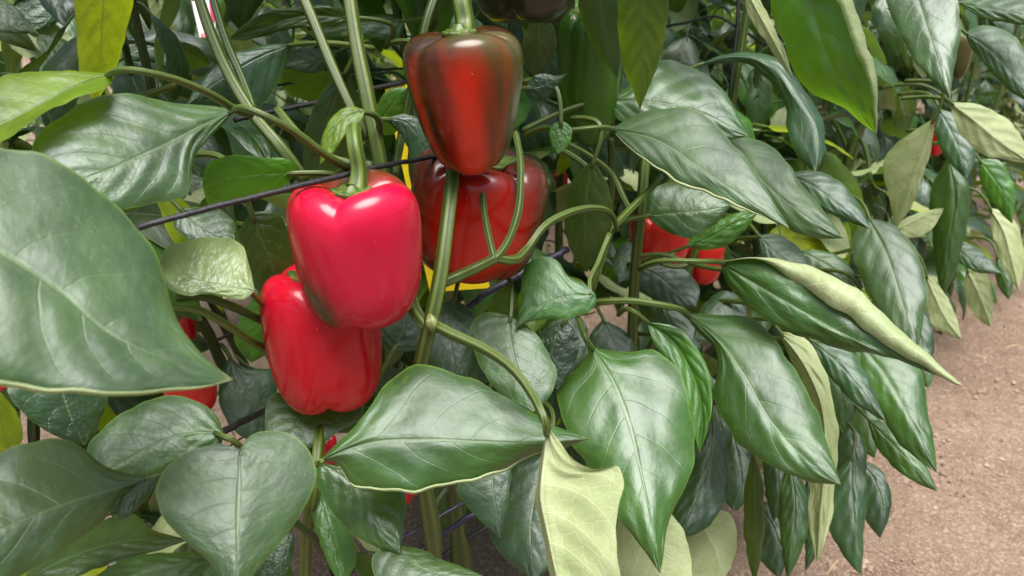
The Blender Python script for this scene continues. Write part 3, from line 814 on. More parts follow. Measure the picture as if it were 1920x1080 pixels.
leaf([(1075, 585), (1060, 620), (1055, 660), (1060, 705)], [(1030, 610), (1020, 650), (1035, 690)], [(1100, 610), (1102, 650), (1085, 690)], 0.64, tilt=(14, 0), tint='dark')
leaf([(1390, 560), (1350, 575), (1320, 600), (1300, 640)], [(1360, 545), (1320, 570)], [(1400, 590), (1350, 640)], 0.72, tilt=(34, 0), tint='blue')
leaf([(1200, 455), (1180, 475), (1165, 500), (1160, 530)], [(1170, 455), (1150, 490)], [(1200, 480), (1190, 515)], 0.80, tilt=(34, 0), tint='blue')
leaf([(470, 400), (490, 450), (510, 500), (500, 560)], [(450, 430), (455, 480), (470, 530)], [(520, 400), (545, 450), (545, 520)], 0.50, tilt=(-15, 0), tint='olive', mat=M_LEAF_T)
leaf([(335, 390), (370, 420), (400, 440), (440, 450)], [(325, 420), (355, 450), (400, 462)], [(370, 388), (415, 395), (440, 420)], 0.52, tilt=(40, 0), tint='grey', mat=M_LEAF_G)
leaf([(500, 530), (505, 580), (495, 630), (470, 680)], [(460, 580), (440, 640)], [(525, 590), (515, 650)], 0.56, tilt=(-10, 0), tint='fresh', mat=M_LEAF_T)
leaf([(735, 660), (755, 620), (760, 580), (750, 520)], [(715, 640), (720, 580)], [(790, 650), (795, 590)], 0.57, tilt=(10, 0), tint='dark')
# top middle, behind the fruit
leaf([(980, -10), (1020, 20), (1060, 60), (1090, 110)], [(970, 30), (1010, 80)], [(1050, 0), (1090, 50)], 0.72, tilt=(-10, 0), tint='dark')
leaf([(820, -30), (815, 20), (805, 70), (790, 110)], [(790, 0), (780, 60)], [(850, 0), (838, 60)], 0.72, tilt=(-24, 0), tint='fresh', mat=M_LEAF_T)
leaf([(696, 248), (720, 215), (745, 185), (768, 165)], [(705, 200), (730, 168)], [(735, 252), (765, 210)], 0.60, tilt=(-10, 0), tint='fresh', mat=M_LEAF_T)
# upper left, farther in
leaf([(60, -30), (80, 0), (90, 30), (60, 62)], [(25, 0), (30, 40)], [(130, -10), (115, 35)], 0.80, tilt=(20, 0), tint='blue', mat=M_LEAF_P)
leaf([(-30, 0), (10, 25), (40, 45), (70, 62)], [(-30, 50), (20, 62)], [(10, 0), (45, 30)], 0.70, tilt=(40, 0), tint='grey')
leaf([(130, 20), (120, 60), (110, 90), (85, 112)], [(95, 50), (84, 90)], [(148, 50), (135, 95)], 0.90, tilt=(34, 0), tint='grey')
leaf([(225, 112), (260, 92), (300, 90), (352, 145)], [(250, 85), (290, 78), (335, 110)], [(250, 115), (300, 120), (340, 145)], 0.80, tilt=(44, 0), tint='grey')
leaf([(320, 90), (345, 95), (370, 105), (395, 120)], [(335, 80), (370, 88)], [(330, 110), (365, 128)], 0.72, tilt=(-20, 0), tint='olive', mat=M_LEAF_T)
leaf([(290, -10), (305, 20), (318, 50), (330, 90)], [(275, 10), (295, 60)], [(310, 0), (328, 50)], 0.82, tilt=(0, 0), under=True, tint='pale')
leaf([(640, 95), (590, 115), (540, 120), (500, 110)], [(600, 90), (540, 95)], [(600, 135), (545, 130)], 0.70, tilt=(40, 0), tint='blue', mat=M_LEAF_G)
leaf([(640, 145), (600, 150), (560, 155), (515, 135)], [(600, 130), (550, 125)], [(610, 185), (550, 180)], 0.75, tilt=(-20, 0), tint='lime', mat=M_LEAF_T)
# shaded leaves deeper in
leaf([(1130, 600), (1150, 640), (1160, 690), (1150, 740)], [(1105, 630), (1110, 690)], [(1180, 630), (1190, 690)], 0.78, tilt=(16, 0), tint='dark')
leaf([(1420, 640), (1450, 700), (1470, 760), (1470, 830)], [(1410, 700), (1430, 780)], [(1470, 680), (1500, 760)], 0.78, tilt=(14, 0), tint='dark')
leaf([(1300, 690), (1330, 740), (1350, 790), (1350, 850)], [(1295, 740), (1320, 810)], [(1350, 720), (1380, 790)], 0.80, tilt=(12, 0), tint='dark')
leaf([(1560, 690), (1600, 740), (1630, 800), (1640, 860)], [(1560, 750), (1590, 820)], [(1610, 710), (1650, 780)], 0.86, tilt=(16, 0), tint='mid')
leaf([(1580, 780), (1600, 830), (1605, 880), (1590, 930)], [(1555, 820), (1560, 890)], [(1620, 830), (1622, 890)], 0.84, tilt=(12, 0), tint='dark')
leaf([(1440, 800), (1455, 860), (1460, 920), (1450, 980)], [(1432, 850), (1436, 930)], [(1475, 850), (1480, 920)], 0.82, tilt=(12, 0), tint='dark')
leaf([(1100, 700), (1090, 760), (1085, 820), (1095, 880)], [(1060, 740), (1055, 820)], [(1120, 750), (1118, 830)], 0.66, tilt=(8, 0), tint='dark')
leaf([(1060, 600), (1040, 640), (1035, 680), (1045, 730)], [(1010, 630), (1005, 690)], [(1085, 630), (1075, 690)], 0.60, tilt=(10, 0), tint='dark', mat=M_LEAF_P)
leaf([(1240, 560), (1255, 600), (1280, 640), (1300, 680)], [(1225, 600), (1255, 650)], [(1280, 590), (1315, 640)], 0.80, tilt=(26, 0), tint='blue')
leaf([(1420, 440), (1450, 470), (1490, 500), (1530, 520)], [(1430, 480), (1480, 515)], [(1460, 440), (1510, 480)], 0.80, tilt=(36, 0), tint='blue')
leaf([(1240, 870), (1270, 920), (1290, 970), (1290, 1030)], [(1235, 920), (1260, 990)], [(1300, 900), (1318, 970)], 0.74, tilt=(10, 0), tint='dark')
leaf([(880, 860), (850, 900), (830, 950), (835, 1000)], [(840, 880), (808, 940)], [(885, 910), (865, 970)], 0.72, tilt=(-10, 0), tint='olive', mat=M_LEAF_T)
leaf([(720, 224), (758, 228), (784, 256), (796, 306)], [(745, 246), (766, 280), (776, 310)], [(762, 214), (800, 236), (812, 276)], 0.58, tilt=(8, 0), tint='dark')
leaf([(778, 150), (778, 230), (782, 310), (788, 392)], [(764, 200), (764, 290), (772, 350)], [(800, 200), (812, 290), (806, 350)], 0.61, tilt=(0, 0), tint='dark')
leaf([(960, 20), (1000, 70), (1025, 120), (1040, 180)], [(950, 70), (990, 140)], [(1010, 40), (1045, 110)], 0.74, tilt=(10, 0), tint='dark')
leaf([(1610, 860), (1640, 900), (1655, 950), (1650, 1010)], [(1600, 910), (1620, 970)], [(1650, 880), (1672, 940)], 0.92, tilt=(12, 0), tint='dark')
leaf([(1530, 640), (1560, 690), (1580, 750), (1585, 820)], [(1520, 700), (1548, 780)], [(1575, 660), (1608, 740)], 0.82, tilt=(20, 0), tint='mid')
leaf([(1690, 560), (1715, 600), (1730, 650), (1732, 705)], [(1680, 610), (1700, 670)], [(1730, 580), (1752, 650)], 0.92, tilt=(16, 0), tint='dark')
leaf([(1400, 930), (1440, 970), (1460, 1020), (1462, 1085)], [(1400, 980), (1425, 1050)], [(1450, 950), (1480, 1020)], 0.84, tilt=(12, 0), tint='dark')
leaf([(1500, 470), (1540, 490), (1580, 520), (1600, 570)], [(1500, 500), (1545, 545)], [(1545, 470), (1595, 500)], 0.86, tilt=(30, 0), tint='mid')


# ------------------------------------------------------------------ stems traced near the camera
def stem(pts, r0, r1, tone=(1, 1, 1), root=None, name='stem', ridge=0.10, sides=15, node=None):
    P = np.array([q if len(q) == 4 else at(*q) for q in pts]) if not isinstance(pts, np.ndarray) else pts
    n = max(12, len(P) * 9)
    path = spline(P, n)
    rad = np.linspace(r0, r1, n)
    if node:
        for f, k in node:
            rad = rad * (1 + k * np.exp(-((np.linspace(0, 1, n) - f) / 0.035) ** 2))
    rad = rad * (1 + 0.04 * np.sin(np.linspace(0, 19, n) + rng.uniform(0, 6)))
    if root is None: root = plant_for(path[n // 2] + NROW * 0.08)
    v_, f_, u_ = tube(path, rad, sides, ridge, 5)
    o = mesh_obj(name, v_, f_, M_STEM, root, path[0], u_)
    o.color = (*tone, 1)
    return o


PA = PLANTS[1][2]
foot = lambda k, dx=0.0: rowpt(PLANTS[k][1], PLANTS[k][0] + dx, -0.01)


def wpts(*a):
    out = []
    for q in a:
        out.append(q if isinstance(q, np.ndarray) else at(*q))
    return np.array(out)


stem(wpts(foot(1), (815, 1060, .60), (782, 730, .50), (790, 680, .482), (808, 605, .468), (826, 520, .468), (838, 430, .475), (848, 345, .49), (850, 260, .54), (862, 120, .57), (885, -60, .60)),
     0.0062, 0.0036, node=((0.455, 0.25),))
stem(wpts((800, 612, .470), (782, 590, .475), (770, 545, .49), (772, 480, .51), (775, 400, .53)), 0.0040, 0.0028)
v_, f_, u_ = tube(spline(wpts((804, 588, .4635), (809, 604, .4620), (811, 624, .4635)), 8), np.array((.0005, .002, .0033, .0040, .0040, .0033, .002, .0005)), 12, 0.06, 3)
mesh_obj('node', v_, f_, M_STEM, PA, None, u_).color = (2.4, 1.8, 3.2, 1)
stem(wpts((905, 330, .51), (908, 400, .497), (916, 445, .494), (927, 490, .49)), 0.0019, 0.0024)
stem(wpts((966, 250, .53), (976, 330, .505), (968, 410, .496), (945, 465, .492), (926, 488, .49)), 0.0022, 0.0026)
stem(wpts((1156, 432, .645), (1140, 396, .60), (1070, 398, .555), (1020, 425, .535), (985, 470, .52), (955, 488, .497), (925, 482, .49)), 0.0020, 0.0030)
stem(wpts((930, 484, .49), (895, 502, .49), (860, 518, .49), (820, 535, .485)), 0.0032, 0.0036, tone=(.8, .8, .8))
stem(wpts((365, -30, .53), (400, 75, .52), (440, 160, .51), (475, 215, .505), (525, 275, .50), (572, 338, .51)), 0.0034, 0.0040)
stem(wpts((392, -30, .54), (425, 80, .53), (455, 150, .52), (478, 215, .508)), 0.0026, 0.0026, tone=(.7, .85, .9))
stem(wpts((545, -60, .52), (590, 45, .51), (625, 130, .505), (665, 215, .50), (690, 260, .50)), 0.0034, 0.0034)
stem(wpts((648, -60, .50), (668, 80, .492), (690, 190, .488), (712, 305, .49), (730, 420, .51), (760, 560, .52)), 0.0043, 0.0050, tone=(1.15, 1.1, 1.0))
stem(wpts((830, -40, .60), (800, 40, .59), (785, 110, .59), (760, 220, .60), (740, 330, .60)), 0.0036, 0.0030, tone=(.5, .55, .45))
stem(wpts((1095, 575, .68), (1112, 535, .66), (1130, 480, .65), (1145, 435, .645), (1175, 400, .645), (1215, 360, .65), (1240, 330, .66)), 0.0036, 0.0026, tone=(1.1, 1.15, .8))
stem(wpts((1145, 432, .645), (1138, 385, .642), (1120, 335, .64), (1085, 300, .64), (1052, 280, .64)), 0.0030, 0.0020)
stem(wpts((1182, 396, .648), (1168, 368, .65), (1150, 330, .655), (1110, 295, .65), (1060, 268, .65)), 0.0024, 0.0018)
stem(wpts(foot(2, -0.03), (1185, 640, .80), (1192, 500, .73), (1202, 400, .70), (1210, 300, .70), (1230, 120, .72), (1250, -60, .74)), 0.0058, 0.0045)
stem(wpts((1145, 260, .74), (1148, 330, .74), (1142, 400, .76)), 0.0034, 0.0036)
stem(wpts((1200, 480, .70), (1240, 478, .69), (1290, 492, .68), (1350, 505, .66), (1420, 498, .64)), 0.0020, 0.0022, tone=(1.1, 1.1, .9))
stem(wpts((1265, 476, .69), (1240, 492, .685), (1265, 500, .68), (1310, 490, .68), (1360, 492, .66), (1470, 497, .62)), 0.0018, 0.0026, tone=(1.15, 1.15, 1.0))
stem(wpts((325, 575, .46), (370, 580, .46), (420, 605, .465), (460, 632, .48), (500, 655, .52), (540, 670, .58)), 0.0022, 0.0030, tone=(1.5, 1.4, 1.3))
stem(wpts((330, 558, .46), (380, 556, .465), (430, 572, .47), (490, 600, .50), (540, 610, .58)), 0.0026, 0.0026, tone=(.8, .9, .7))
stem(wpts((370, 590, .60), (390, 625, .62), (410, 670, .65), (440, 730, .70)), 0.0042, 0.0045, tone=(.45, .5, .5))
stem(wpts(foot(0, 0.10), (570, 1100, .56), (575, 1000, .53), (590, 900, .50), (600, 800, .52)), 0.0060, 0.0036, tone=(1.25, 1.2, .8))
stem(wpts((540, 970, .50), (580, 1000, .51), (610, 1040, .53), (660, 1070, .55)), 0.0024, 0.0028, tone=(.4, .45, .5))
stem(wpts(foot(1, 0.05), (868, 1080, .68), (858, 990, .66), (850, 920, .64), (820, 860, .60), (800, 760, .55)), 0.0095, 0.0060, tone=(.55, .6, .5), node=((0.62, 0.3),))
stem(wpts((845, 905, .63), (815, 950, .62), (800, 1010, .62), (790, 1080, .62)), 0.0030, 0.0022, tone=(.5, .55, .4))
stem(wpts((60, 700, .60), (62, 790, .60), (66, 900, .62)), 0.0040, 0.0040, tone=(.25, .3, .3))
stem(wpts((520, 205, .52), (580, 270, .50), (640, 305, .49), (700, 312, .49)), 0.0030, 0.0034)
stem(wpts((1640, 200, 1.02), (1600, 260, 1.03), (1580, 330, 1.05), (1560, 430, 1.08)), 0.0050, 0.0060, tone=(.8, .8, .7))
stem(wpts((1690, 185, .95), (1740, 182, .93), (1790, 192, .90)), 0.0022, 0.0022)
for (x, y, X, Y, d_) in ((1600, 240, 1630, 340, 1.05), (1560, 225, 1590, 320, 1.1), (1615, 300, 1570, 350, 1.04), (1545, 335, 1640, 300, 1.1), (1500, 240, 1585, 215, .95), (1460, 250, 1540, 200, 1.0),
                          (95, 30, 92, 130, .9), (105, 130, 135, 40, .95), (100, 120, 140, 95, .95), (200, 210, 330, 160, .6)):
    stem(wpts((x, y, d_), ((x + X) / 2 + 8, (y + Y) / 2 - 6, d_), (X, Y, d_)), 0.0030, 0.0024, tone=(1.1, 1.1, .9))
for k in range(2, len(row1)):                    # main stems and forks of the plants farther along
    p_, s_ = row1[k][0], row1[k][1]
    for j in range(3):
        a1, a2 = rng.uniform(-0.12, 0.12), rng.uniform(-0.22, 0.22)
        z1 = rng.uniform(0.16, 0.28)
        stem(np.array((rowpt(p_, s_, -0.01), rowpt(p_ + a1 * .1, s_ + a1 * .2, z1), rowpt(p_ + a1 * .9, s_ + a2 * .6, z1 + .25), rowpt(p_ + a1, s_ + a2, z1 + .55), rowpt(p_ + a1 * 1.1, s_ + a2 * 1.2, 1.25))),
             0.0050, 0.0024, tone=(.7, .72, .6), root=PLANTS[k][2], sides=10, node=((0.35, .3), (0.6, .25)))
for k in range(len(row2)):
    p_, s_ = row2[k][0], row2[k][1]
    for j in range(4):
        a1, a2 = rng.uniform(-0.14, 0.14), rng.uniform(-0.22, 0.22)
        stem(np.array((rowpt(p_, s_, -0.01), rowpt(p_ + a1 * .1, s_ + a2 * .2, .2), rowpt(p_ + a1 * .9, s_ + a2 * .8, .5), rowpt(p_ + a1, s_ + a2, 1.4))),
             0.0065, 0.003, root=PLANTS[len(row1) + k][2], sides=8)


# ------------------------------------------------------------------ bell peppers
def pepper(x, y, d, wpx, hpx, label, red=(0.60, 0.012, 0.035), lobes=4, rot=0.4, taper=0.12, tilt=(0, 0), paint=None, stalk=None, group=None,
           calyx=1.0, depth_top=0.13, lobe=0.10, squash=0.95, seed=0):
    """centre at pixel (x, y), width and height in pixels; PAINT(th, t, up) gives the colour of a point of the skin"""
    c = at(x, y, d)
    Rm = wpx / 2 * d / F; H = hpx * d / F
    rr_ = np.random.default_rng(seed + 11)
    NT, NP = 96, 60
    th = np.linspace(0, 2 * np.pi, NT, endpoint=False)
    amps = rr_.uniform(0.9, 1.08, lobes)
    V = []; colr = []
    ph = np.linspace(0.0, np.pi, NP)
    lobe_i = ((th + rot) / (2 * np.pi) * lobes) % lobes
    frac = lobe_i - np.floor(lobe_i)
    g = np.sin(np.pi * frac) ** 0.40                       # 0 in the grooves, 1 on the crests
    ampl = amps[np.floor(lobe_i).astype(int) % lobes]
    ampl = 1 + (ampl - 1) * g
    for i, f in enumerate(ph):
        t = i / (NP - 1)
        s = math.sin(f) ** (0.40 if f < 1.571 else 0.44) if 0 < f < np.pi else 0.0
        zz = math.copysign(abs(math.cos(f)) ** (0.46 if f < 1.571 else 0.66), math.cos(f))
        up = (1 + zz) / 2                                   # 1 top .. 0 bottom
        width = 1 - taper * (1 - up) ** 1.3 + 0.03 * math.sin(up * 3)
        lo = lobe * (0.30 + 1.05 * abs(zz) ** 2.4)
        r = Rm * s * width * (1 - lo * (1 - g)) * (1 + (ampl - 1) * (0.4 + 0.6 * (1 - up)))
        rn = r / Rm
        z = H / 2 * zz * np.ones(NT)
        if zz > 0:
            z = z - H * depth_top * np.exp(-(rn / 0.36) ** 2) - H * 0.09 * (1 - g) * zz ** 2 * np.minimum(1, rn * 2)
        else:
            z = z + H * 0.10 * np.exp(-(rn / 0.36) ** 2) + H * 0.07 * (1 - g) * zz ** 2 * np.minimum(1, rn * 2) + H * 0.05 * (1 - ampl) * 4 * zz ** 2
        P = np.stack((r * np.cos(th), r * np.sin(th) * squash, z), -1)
        V.append(P)
        for k in range(NT):
            cc = paint(th[k], t, up, g[k]) if paint else red
            colr.append((*cc, 1))
    V = np.concatenate(V)
    V += 0.010 * Rm * np.stack([np.sin(V[:, 1] / Rm * 3 + seed), np.sin(V[:, 2] / Rm * 2.6 + seed * 2), np.sin(V[:, 0] / Rm * 3.1)], -1)
    tiltm = np.array(Matrix.Rotation(R(tilt[0]), 3, 'X') @ Matrix.Rotation(R(tilt[1]), 3, 'Y'))
    Vw = V @ tiltm.T + c
    fc = []
    for i in range(NP - 1):
        for k in range(NT):
            k2 = (k + 1) % NT
            fc.append((i * NT + k, (i + 1) * NT + k, (i + 1) * NT + k2, i * NT + k2))
    root = empty('bell_pepper', c - np.array((0, 0, H / 2)))
    tag(root, label, 'bell pepper', group)
    mesh_obj('body', Vw, fc, M_PEPPER, root, c, vcol=colr)
    top = tiltm @ np.array((0, 0, H * (0.5 - depth_top) - 0.001)) + c
    ax = tiltm @ np.array((0, 0, 1.0))
    if calyx:
        # green star-shaped cap round the foot of the stalk
        n = 40; a = np.linspace(0, 2 * np.pi, n, endpoint=False)
        vv = []
        for rr2, zz2 in ((0.10, .010), (0.20, .007), (0.30, .0045), (0.40, .0045), (0.45, .0030), (0.40, .0005)):
            rad = calyx * Rm * rr2 * (1 + (0.13 * np.cos(6 * a) if rr2 > 0.25 else 0))
            hh = zz2 * Rm / 0.045 + H * depth_top * (1 - np.exp(-(rad / Rm / 0.42) ** 2)) * 0.92
            vv.append(np.stack((rad * np.cos(a), rad * np.sin(a), np.broadcast_to(hh, (n,))), -1))
        vv = np.concatenate(vv) @ tiltm.T + top
        ff = [(i * n + k, (i + 1) * n + k, (i + 1) * n + (k + 1) % n, i * n + (k + 1) % n) for i in range(5) for k in range(n)]
        uvs = [(k / n, i * .1) for i in range(6) for k in range(n)]
        co = mesh_obj('calyx', vv, [f[::-1] for f in ff], M_STEM, root, top, uvs)
        co.color = (1.0, 1.05, .8, 1)
    if stalk:
        pts = [top - ax * 0.004]
        for q in stalk[0]: pts.append(at(*q))
        path = spline(np.array(pts), 28)
        r0, r1 = stalk[1]
        rad = np.linspace(r0, r1, 28); rad[:8] += np.linspace(1, 0, 8) ** 2 * r0 * 1.0
        v_, f_, u_ = tube(path, rad, 15, 0.09, 5)
        so = mesh_obj('stalk', v_, f_, M_STEM, root, path[0], u_)
        so.color = (1.15, 1.2, .9, 1)
    return root


def lerp(a, b, t):
    t = min(1, max(0, t)); return tuple(a[i] * (1 - t) + b[i] * t for i in range(3))


def wob(th, up, s=0):
    return math.sin(th * 3 + s) * 0.35 + math.sin(th * 7 + 1.7 * s + up * 2) * 0.3 + math.sin(th * 13 + up * 3 + s * 3) * 0.2


RED1 = (0.61, 0.005, 0.047); RED1D = (0.50, 0.004, 0.012); BROWN = (0.060, 0.030, 0.010)


def paint_front(th, t, up, g):
    # th = -90 deg looks at the camera; a green-brown patch low on the left crest and at the back shoulder
    c = lerp(RED1D, RED1, 0.5 + 0.5 * math.cos(th - R(-60)))  # right side painted lighter and pinker, as light falls from the right
    k = math.exp(-(((th - R(226)) / .40) ** 2) - ((up - 0.20) / .20) ** 2) * 1.9
    k = max(k, 1.2 * math.exp(-((math.sin(th) - 1.0) / .75) ** 2 - ((up - 0.90) / .20) ** 2))
    k = max(k, .35 * math.exp(-(((th - R(195)) / .30) ** 2) - ((up - 0.45) / .5) ** 2))
    return lerp(c, (0.085, 0.035, 0.012), k + 0.12 * wob(th, up, 2) * (k > .15))


def paint_low(th, t, up, g):
    return lerp((0.58, 0.003, 0.026), (0.60, 0.004, 0.014), 1 - up)


OL = (0.075, 0.062, 0.011)


def paint_two(th, t, up, g):
    a = math.degrees(th) % 360
    x = (a - 270) / 90.0                                   # -1 left .. 1 right as the camera sees it
    k = 0.0
    for cx_, wd, st in ((0.07, .20, 1.12), (-0.60, .10, .95), (-0.30, .05, .1), (0.52, .05, .2)):
        k += st * math.exp(-((x - cx_ + 0.05 * wob(th, up, 1) * .4) / wd) ** 2)
    k *= 1.0 - 0.9 * max(0, (up - 0.74) / 0.2)
    k += 0.45 * math.exp(-((up - 0.12) / .15) ** 2) * math.exp(-((x - 0.10) / .5) ** 2)
    k += 0.16 * wob(th * 1.7, up * 5, 5)
    red = lerp((0.50, 0.014, 0.004), (0.60, 0.026, 0.005), 1 - up)
    base = lerp((0.034, 0.015, 0.004), OL, max(0, min(1, (x - .1) * 1.3 + max(0, up - .72) * 3.0)))
    return lerp(base, red, k)


def paint_back(th, t, up, g):
    a = math.degrees(th) % 360
    x = (a - 270) / 90.0
    k = 1.6 * math.exp(-((x + 0.08) / .40) ** 2) * math.exp(-((up - .50) / .42) ** 2) + .65 * math.exp(-((x - .42) / .22) ** 2) * math.exp(-((up - .5) / .33) ** 2)
    k += 0.12 * wob(th, up * 3, 3)
    return lerp((0.050, 0.016, 0.009), (0.68, 0.014, 0.006), k)


def paint_dark(th, t, up, g): return lerp((0.014, 0.018, 0.010), (0.03, 0.03, 0.012), .5 + .5 * wob(th, up, 1))
def paint_green(th, t, up, g): return lerp((0.030, 0.085, 0.008), (0.055, 0.14, 0.012), .5 + .6 * wob(th, up, 4))
def paint_orange(th, t, up, g): return lerp((0.62, 0.006, 0.012), (0.56, 0.02, 0.010), up * .8)


GB = 'bell peppers hanging in the near row'
pepper(671, 475, 0.452, 252, 290, 'bright crimson bell pepper in front, with a brown patch low on its left lobe', lobes=3, rot=R(95), taper=0.12, tilt=(5, -1), paint=paint_front, group=GB, seed=1, calyx=0.62,
       lobe=0.11, stalk=([(672, 318, .443), (665, 278, .441), (662, 252, .446), (664, 242, .462), (667, 246, .50)], (0.0046, 0.0043)))
pepper(607, 634, 0.505, 212, 282, 'plain red bell pepper hanging lowest, half hidden behind the crimson one', lobes=3, rot=R(81), taper=0.12, tilt=(2, -1), paint=paint_low, group=GB, seed=2,
       lobe=0.05, stalk=([(620, 470, .515), (640, 420, .53)], (0.004, 0.0035)))
pepper(874, 199, 0.47, 236, 276, 'ripening bell pepper striped red and olive brown, hanging highest on a stout stalk', lobes=3, rot=R(20), taper=0.48, tilt=(4, -4), paint=paint_two, group=GB, seed=3, calyx=0.55,
       lobe=0.05, depth_top=0.05, stalk=([(872, 45, .468), (866, 10, .468), (862, -50, .475)], (0.0058, 0.0056)))
pepper(892, 404, 0.555, 254, 250, 'dark maroon and red bell pepper tucked behind the striped one and the stems', lobes=4, rot=R(45), taper=0.14, tilt=(10, 8), paint=paint_back, group=GB, seed=4,
       lobe=0.12, stalk=([(850, 270, .555), (820, 250, .57)], (0.004, 0.0035)))
pepper(985, -62, 0.52, 215, 215, 'very dark green pepper cut by the top edge of the picture', lobes=4, rot=R(15), taper=0.1, paint=paint_dark, group=GB, seed=5, calyx=False)
pepper(1105, 150, 0.70, 132, 262, 'long unripe green pepper in the shade behind dark hanging leaves', lobes=3, rot=R(10), taper=0.25, paint=paint_green, group=GB, seed=6,
       stalk=([(1100, 10, .70), (1095, -30, .71)], (0.004, 0.004)))
pepper(1236, 450, 0.82, 118, 112, 'small-looking bright red pepper right of the middle, under a drooping leaf', lobes=4, rot=R(30), paint=paint_orange, group=GB, seed=7,
       stalk=([(1225, 385, .82), (1220, 360, .84)], (0.004, 0.004)))
pepper(1322, 488, 0.88, 70, 96, 'narrow orange-red pepper crossed by two thin pale stems', lobes=3, rot=R(50), taper=0.2, paint=paint_orange, group=GB, seed=8)
pepper(1757, 262, 1.32, 36, 66, 'little red pepper at the far right behind pale leaf undersides', lobes=3, taper=0.3, paint=paint_orange, group=GB, seed=9)
pepper(342, 600, 0.62, 52, 92, 'red pepper just past the edge of the huge left leaf', lobes=3, taper=0.25, paint=paint_low, group=GB, seed=10, rot=R(20))
pepper(360, 738, 0.60, 104, 88, 'orange-red pepper under the tip of the huge left leaf', lobes=3, taper=0.3, paint=paint_orange, group=GB, seed=11, tilt=(0, -6))
pepper(488, 622, 0.66, 46, 60, 'dark red pepper mostly hidden left of the lowest front pepper', lobes=3, taper=0.2, paint=paint_low, group=GB, seed=12)
pepper(764, 905, 0.60, 58, 112, 'red pepper whose pointed tip shows under the broad central leaf', lobes=3, taper=0.62, paint=paint_low, group=GB, seed=13, tilt=(0, 10))
pepper(604, 850, 0.66, 60, 80, 'red pepper glimpsed in the gap left of the broad central leaf', lobes=3, taper=0.2, paint=paint_low, group=GB, seed=14)
pepper(1050, 352, 0.95, 30, 60, 'red pepper glimpsed beside the maroon one in the dark between stems', lobes=3, taper=0.3, paint=paint_low, group=GB, seed=15)
pepper(1800, 108, 0.98, 42, 84, 'brownish green pepper under the pale leaf near the upper right corner', lobes=3, taper=0.3, paint=lambda th, t, up, g: lerp((.05, .045, .012), (.10, .09, .03), up), group=GB, seed=16,
       stalk=([(1800, 55, .98), (1795, 40, .98)], (0.004, 0.004)))
pepper(0, 705, 0.50, 30, 60, 'sliver of a red pepper at the left edge under the huge leaf', lobes=3, taper=0.3, paint=paint_low, group=GB, seed=17)
pepper(1338, 590, 0.86, 34, 40, 'small pale green young pepper below the orange-red one', lobes=3, taper=0.3, paint=lambda th, t, up, g: (.16, .22, .08), group=GB, seed=18)

# ------------------------------------------------------------------ black cords of the trellis
def cord(path, r, mat, label, wobble=0.0008, group='trellis cords'):
    path = np.array(path)
    n = max(24, int(np.linalg.norm(path[-1] - path[0]) * 60))
    path = spline(path, n)
    v_, f_, u_ = tube(path + rng.normal(0, wobble * .3, path.shape), r, 9, 0.06, 3)
    o = mesh_obj('trellis_cord', v_, f_, mat, None, path[0], u_)
    return tag(o, label, 'cord', group)


def row_cord(p, z, s0, s1, r, mat, label, sag=0.004):
    return cord([rowpt(p, s, z - sag * math.sin((s - s0) / max(.01, s1 - s0) * math.pi)) for s in np.linspace(s0, s1, 9)], r, mat, label)


cord(wpts((235, 436, .372), (282, 421, .376), (420, 384, .395), (560, 350, .420), (640, 330, .4405), (690, 318, .456), (790, 298, .508), (900, 275, .56)), 0.0016, M_CORD,
     'black cord slanting across the shoulder of the crimson pepper')
cord(wpts((440, 226, .62), (480, 216, .63), (600, 190, .65), (700, 166, .66), (760, 154, .67)), 0.0021, M_CORD, 'black cord between the left leaves and the yellow sticky card')
cord(wpts((520, 160, .74), (580, 150, .76), (640, 138, .78), (760, 128, .80)), 0.0012, M_CORD, 'thin grey-black cord above the thicker one, behind the slanting stems')
cord(wpts((360, 836, .47), (420, 808, .49), (470, 784, .53), (515, 762, .59), (600, 725, .66)), 0.0023, M_CORD, 'thick black cord left of the lowest red pepper')
cord(wpts((380, 648, .70), (440, 622, .71), (500, 596, .73), (600, 560, .78)), 0.0016, M_CORD, 'thin black cord over the bare soil left of the red peppers')
cord(wpts((400, 855, .66), (440, 830, .67), (520, 790, .70)), 0.0008, M_CORD, 'hair-thin black strand under the thick lower-left cord')
cord(wpts((500, 975, .56), (560, 940, .57), (620, 912, .58), (700, 880, .60)), 0.0026, M_CORD, 'black cord crossing the yellow-green stem at the bottom')
cord(wpts((720, 1030, .57), (770, 1000, .575), (830, 965, .58), (900, 925, .60)), 0.0014, M_CORD_B, 'dark blue cord with a white streak, uppermost at the bottom centre')
cord(wpts((760, 1050, .60), (820, 1012, .605), (885, 965, .61), (960, 930, .63)), 0.0026, M_CORD_B, 'dark blue-black cord in front of the thick brown stem at the bottom')
cord(wpts((800, 1070, .66), (850, 1030, .665), (910, 990, .67), (980, 950, .69)), 0.0026, M_CORD, 'black cord lowest of those by the thick brown stem')
cord(wpts((860, 590, .62), (900, 558, .625), (960, 522, .635), (1065, 468, .66)), 0.0030, M_CORD_B, 'dark blue-black cord under the maroon pepper')
cord(wpts((1385, -40, 1.0), (1383, 40, 1.0), (1376, 110, 1.0), (1368, 192, 1.0), (1365, 300, 1.0)), 0.0026, M_CORD, 'upright black cord at the upper right')
cord(wpts((1230, 52, 1.02), (1290, 42, 1.02), (1340, 30, 1.02), (1384, 52, 1.003), (1440, 88, 1.02), (1460, 100, 1.03)), 0.0018, M_CORD, 'thin dark strand tied across the upright black cord')
cord(wpts((1050, 215, .80), (1110, 205, .82), (1150, 195, .84)), 0.0010, M_CORD, 'grey wire in front of the green pepper')
cord(wpts((-20, 775, .62), (40, 765, .63), (80, 750, .64)), 0.0016, M_CORD, 'black cord at the left edge above the soil')

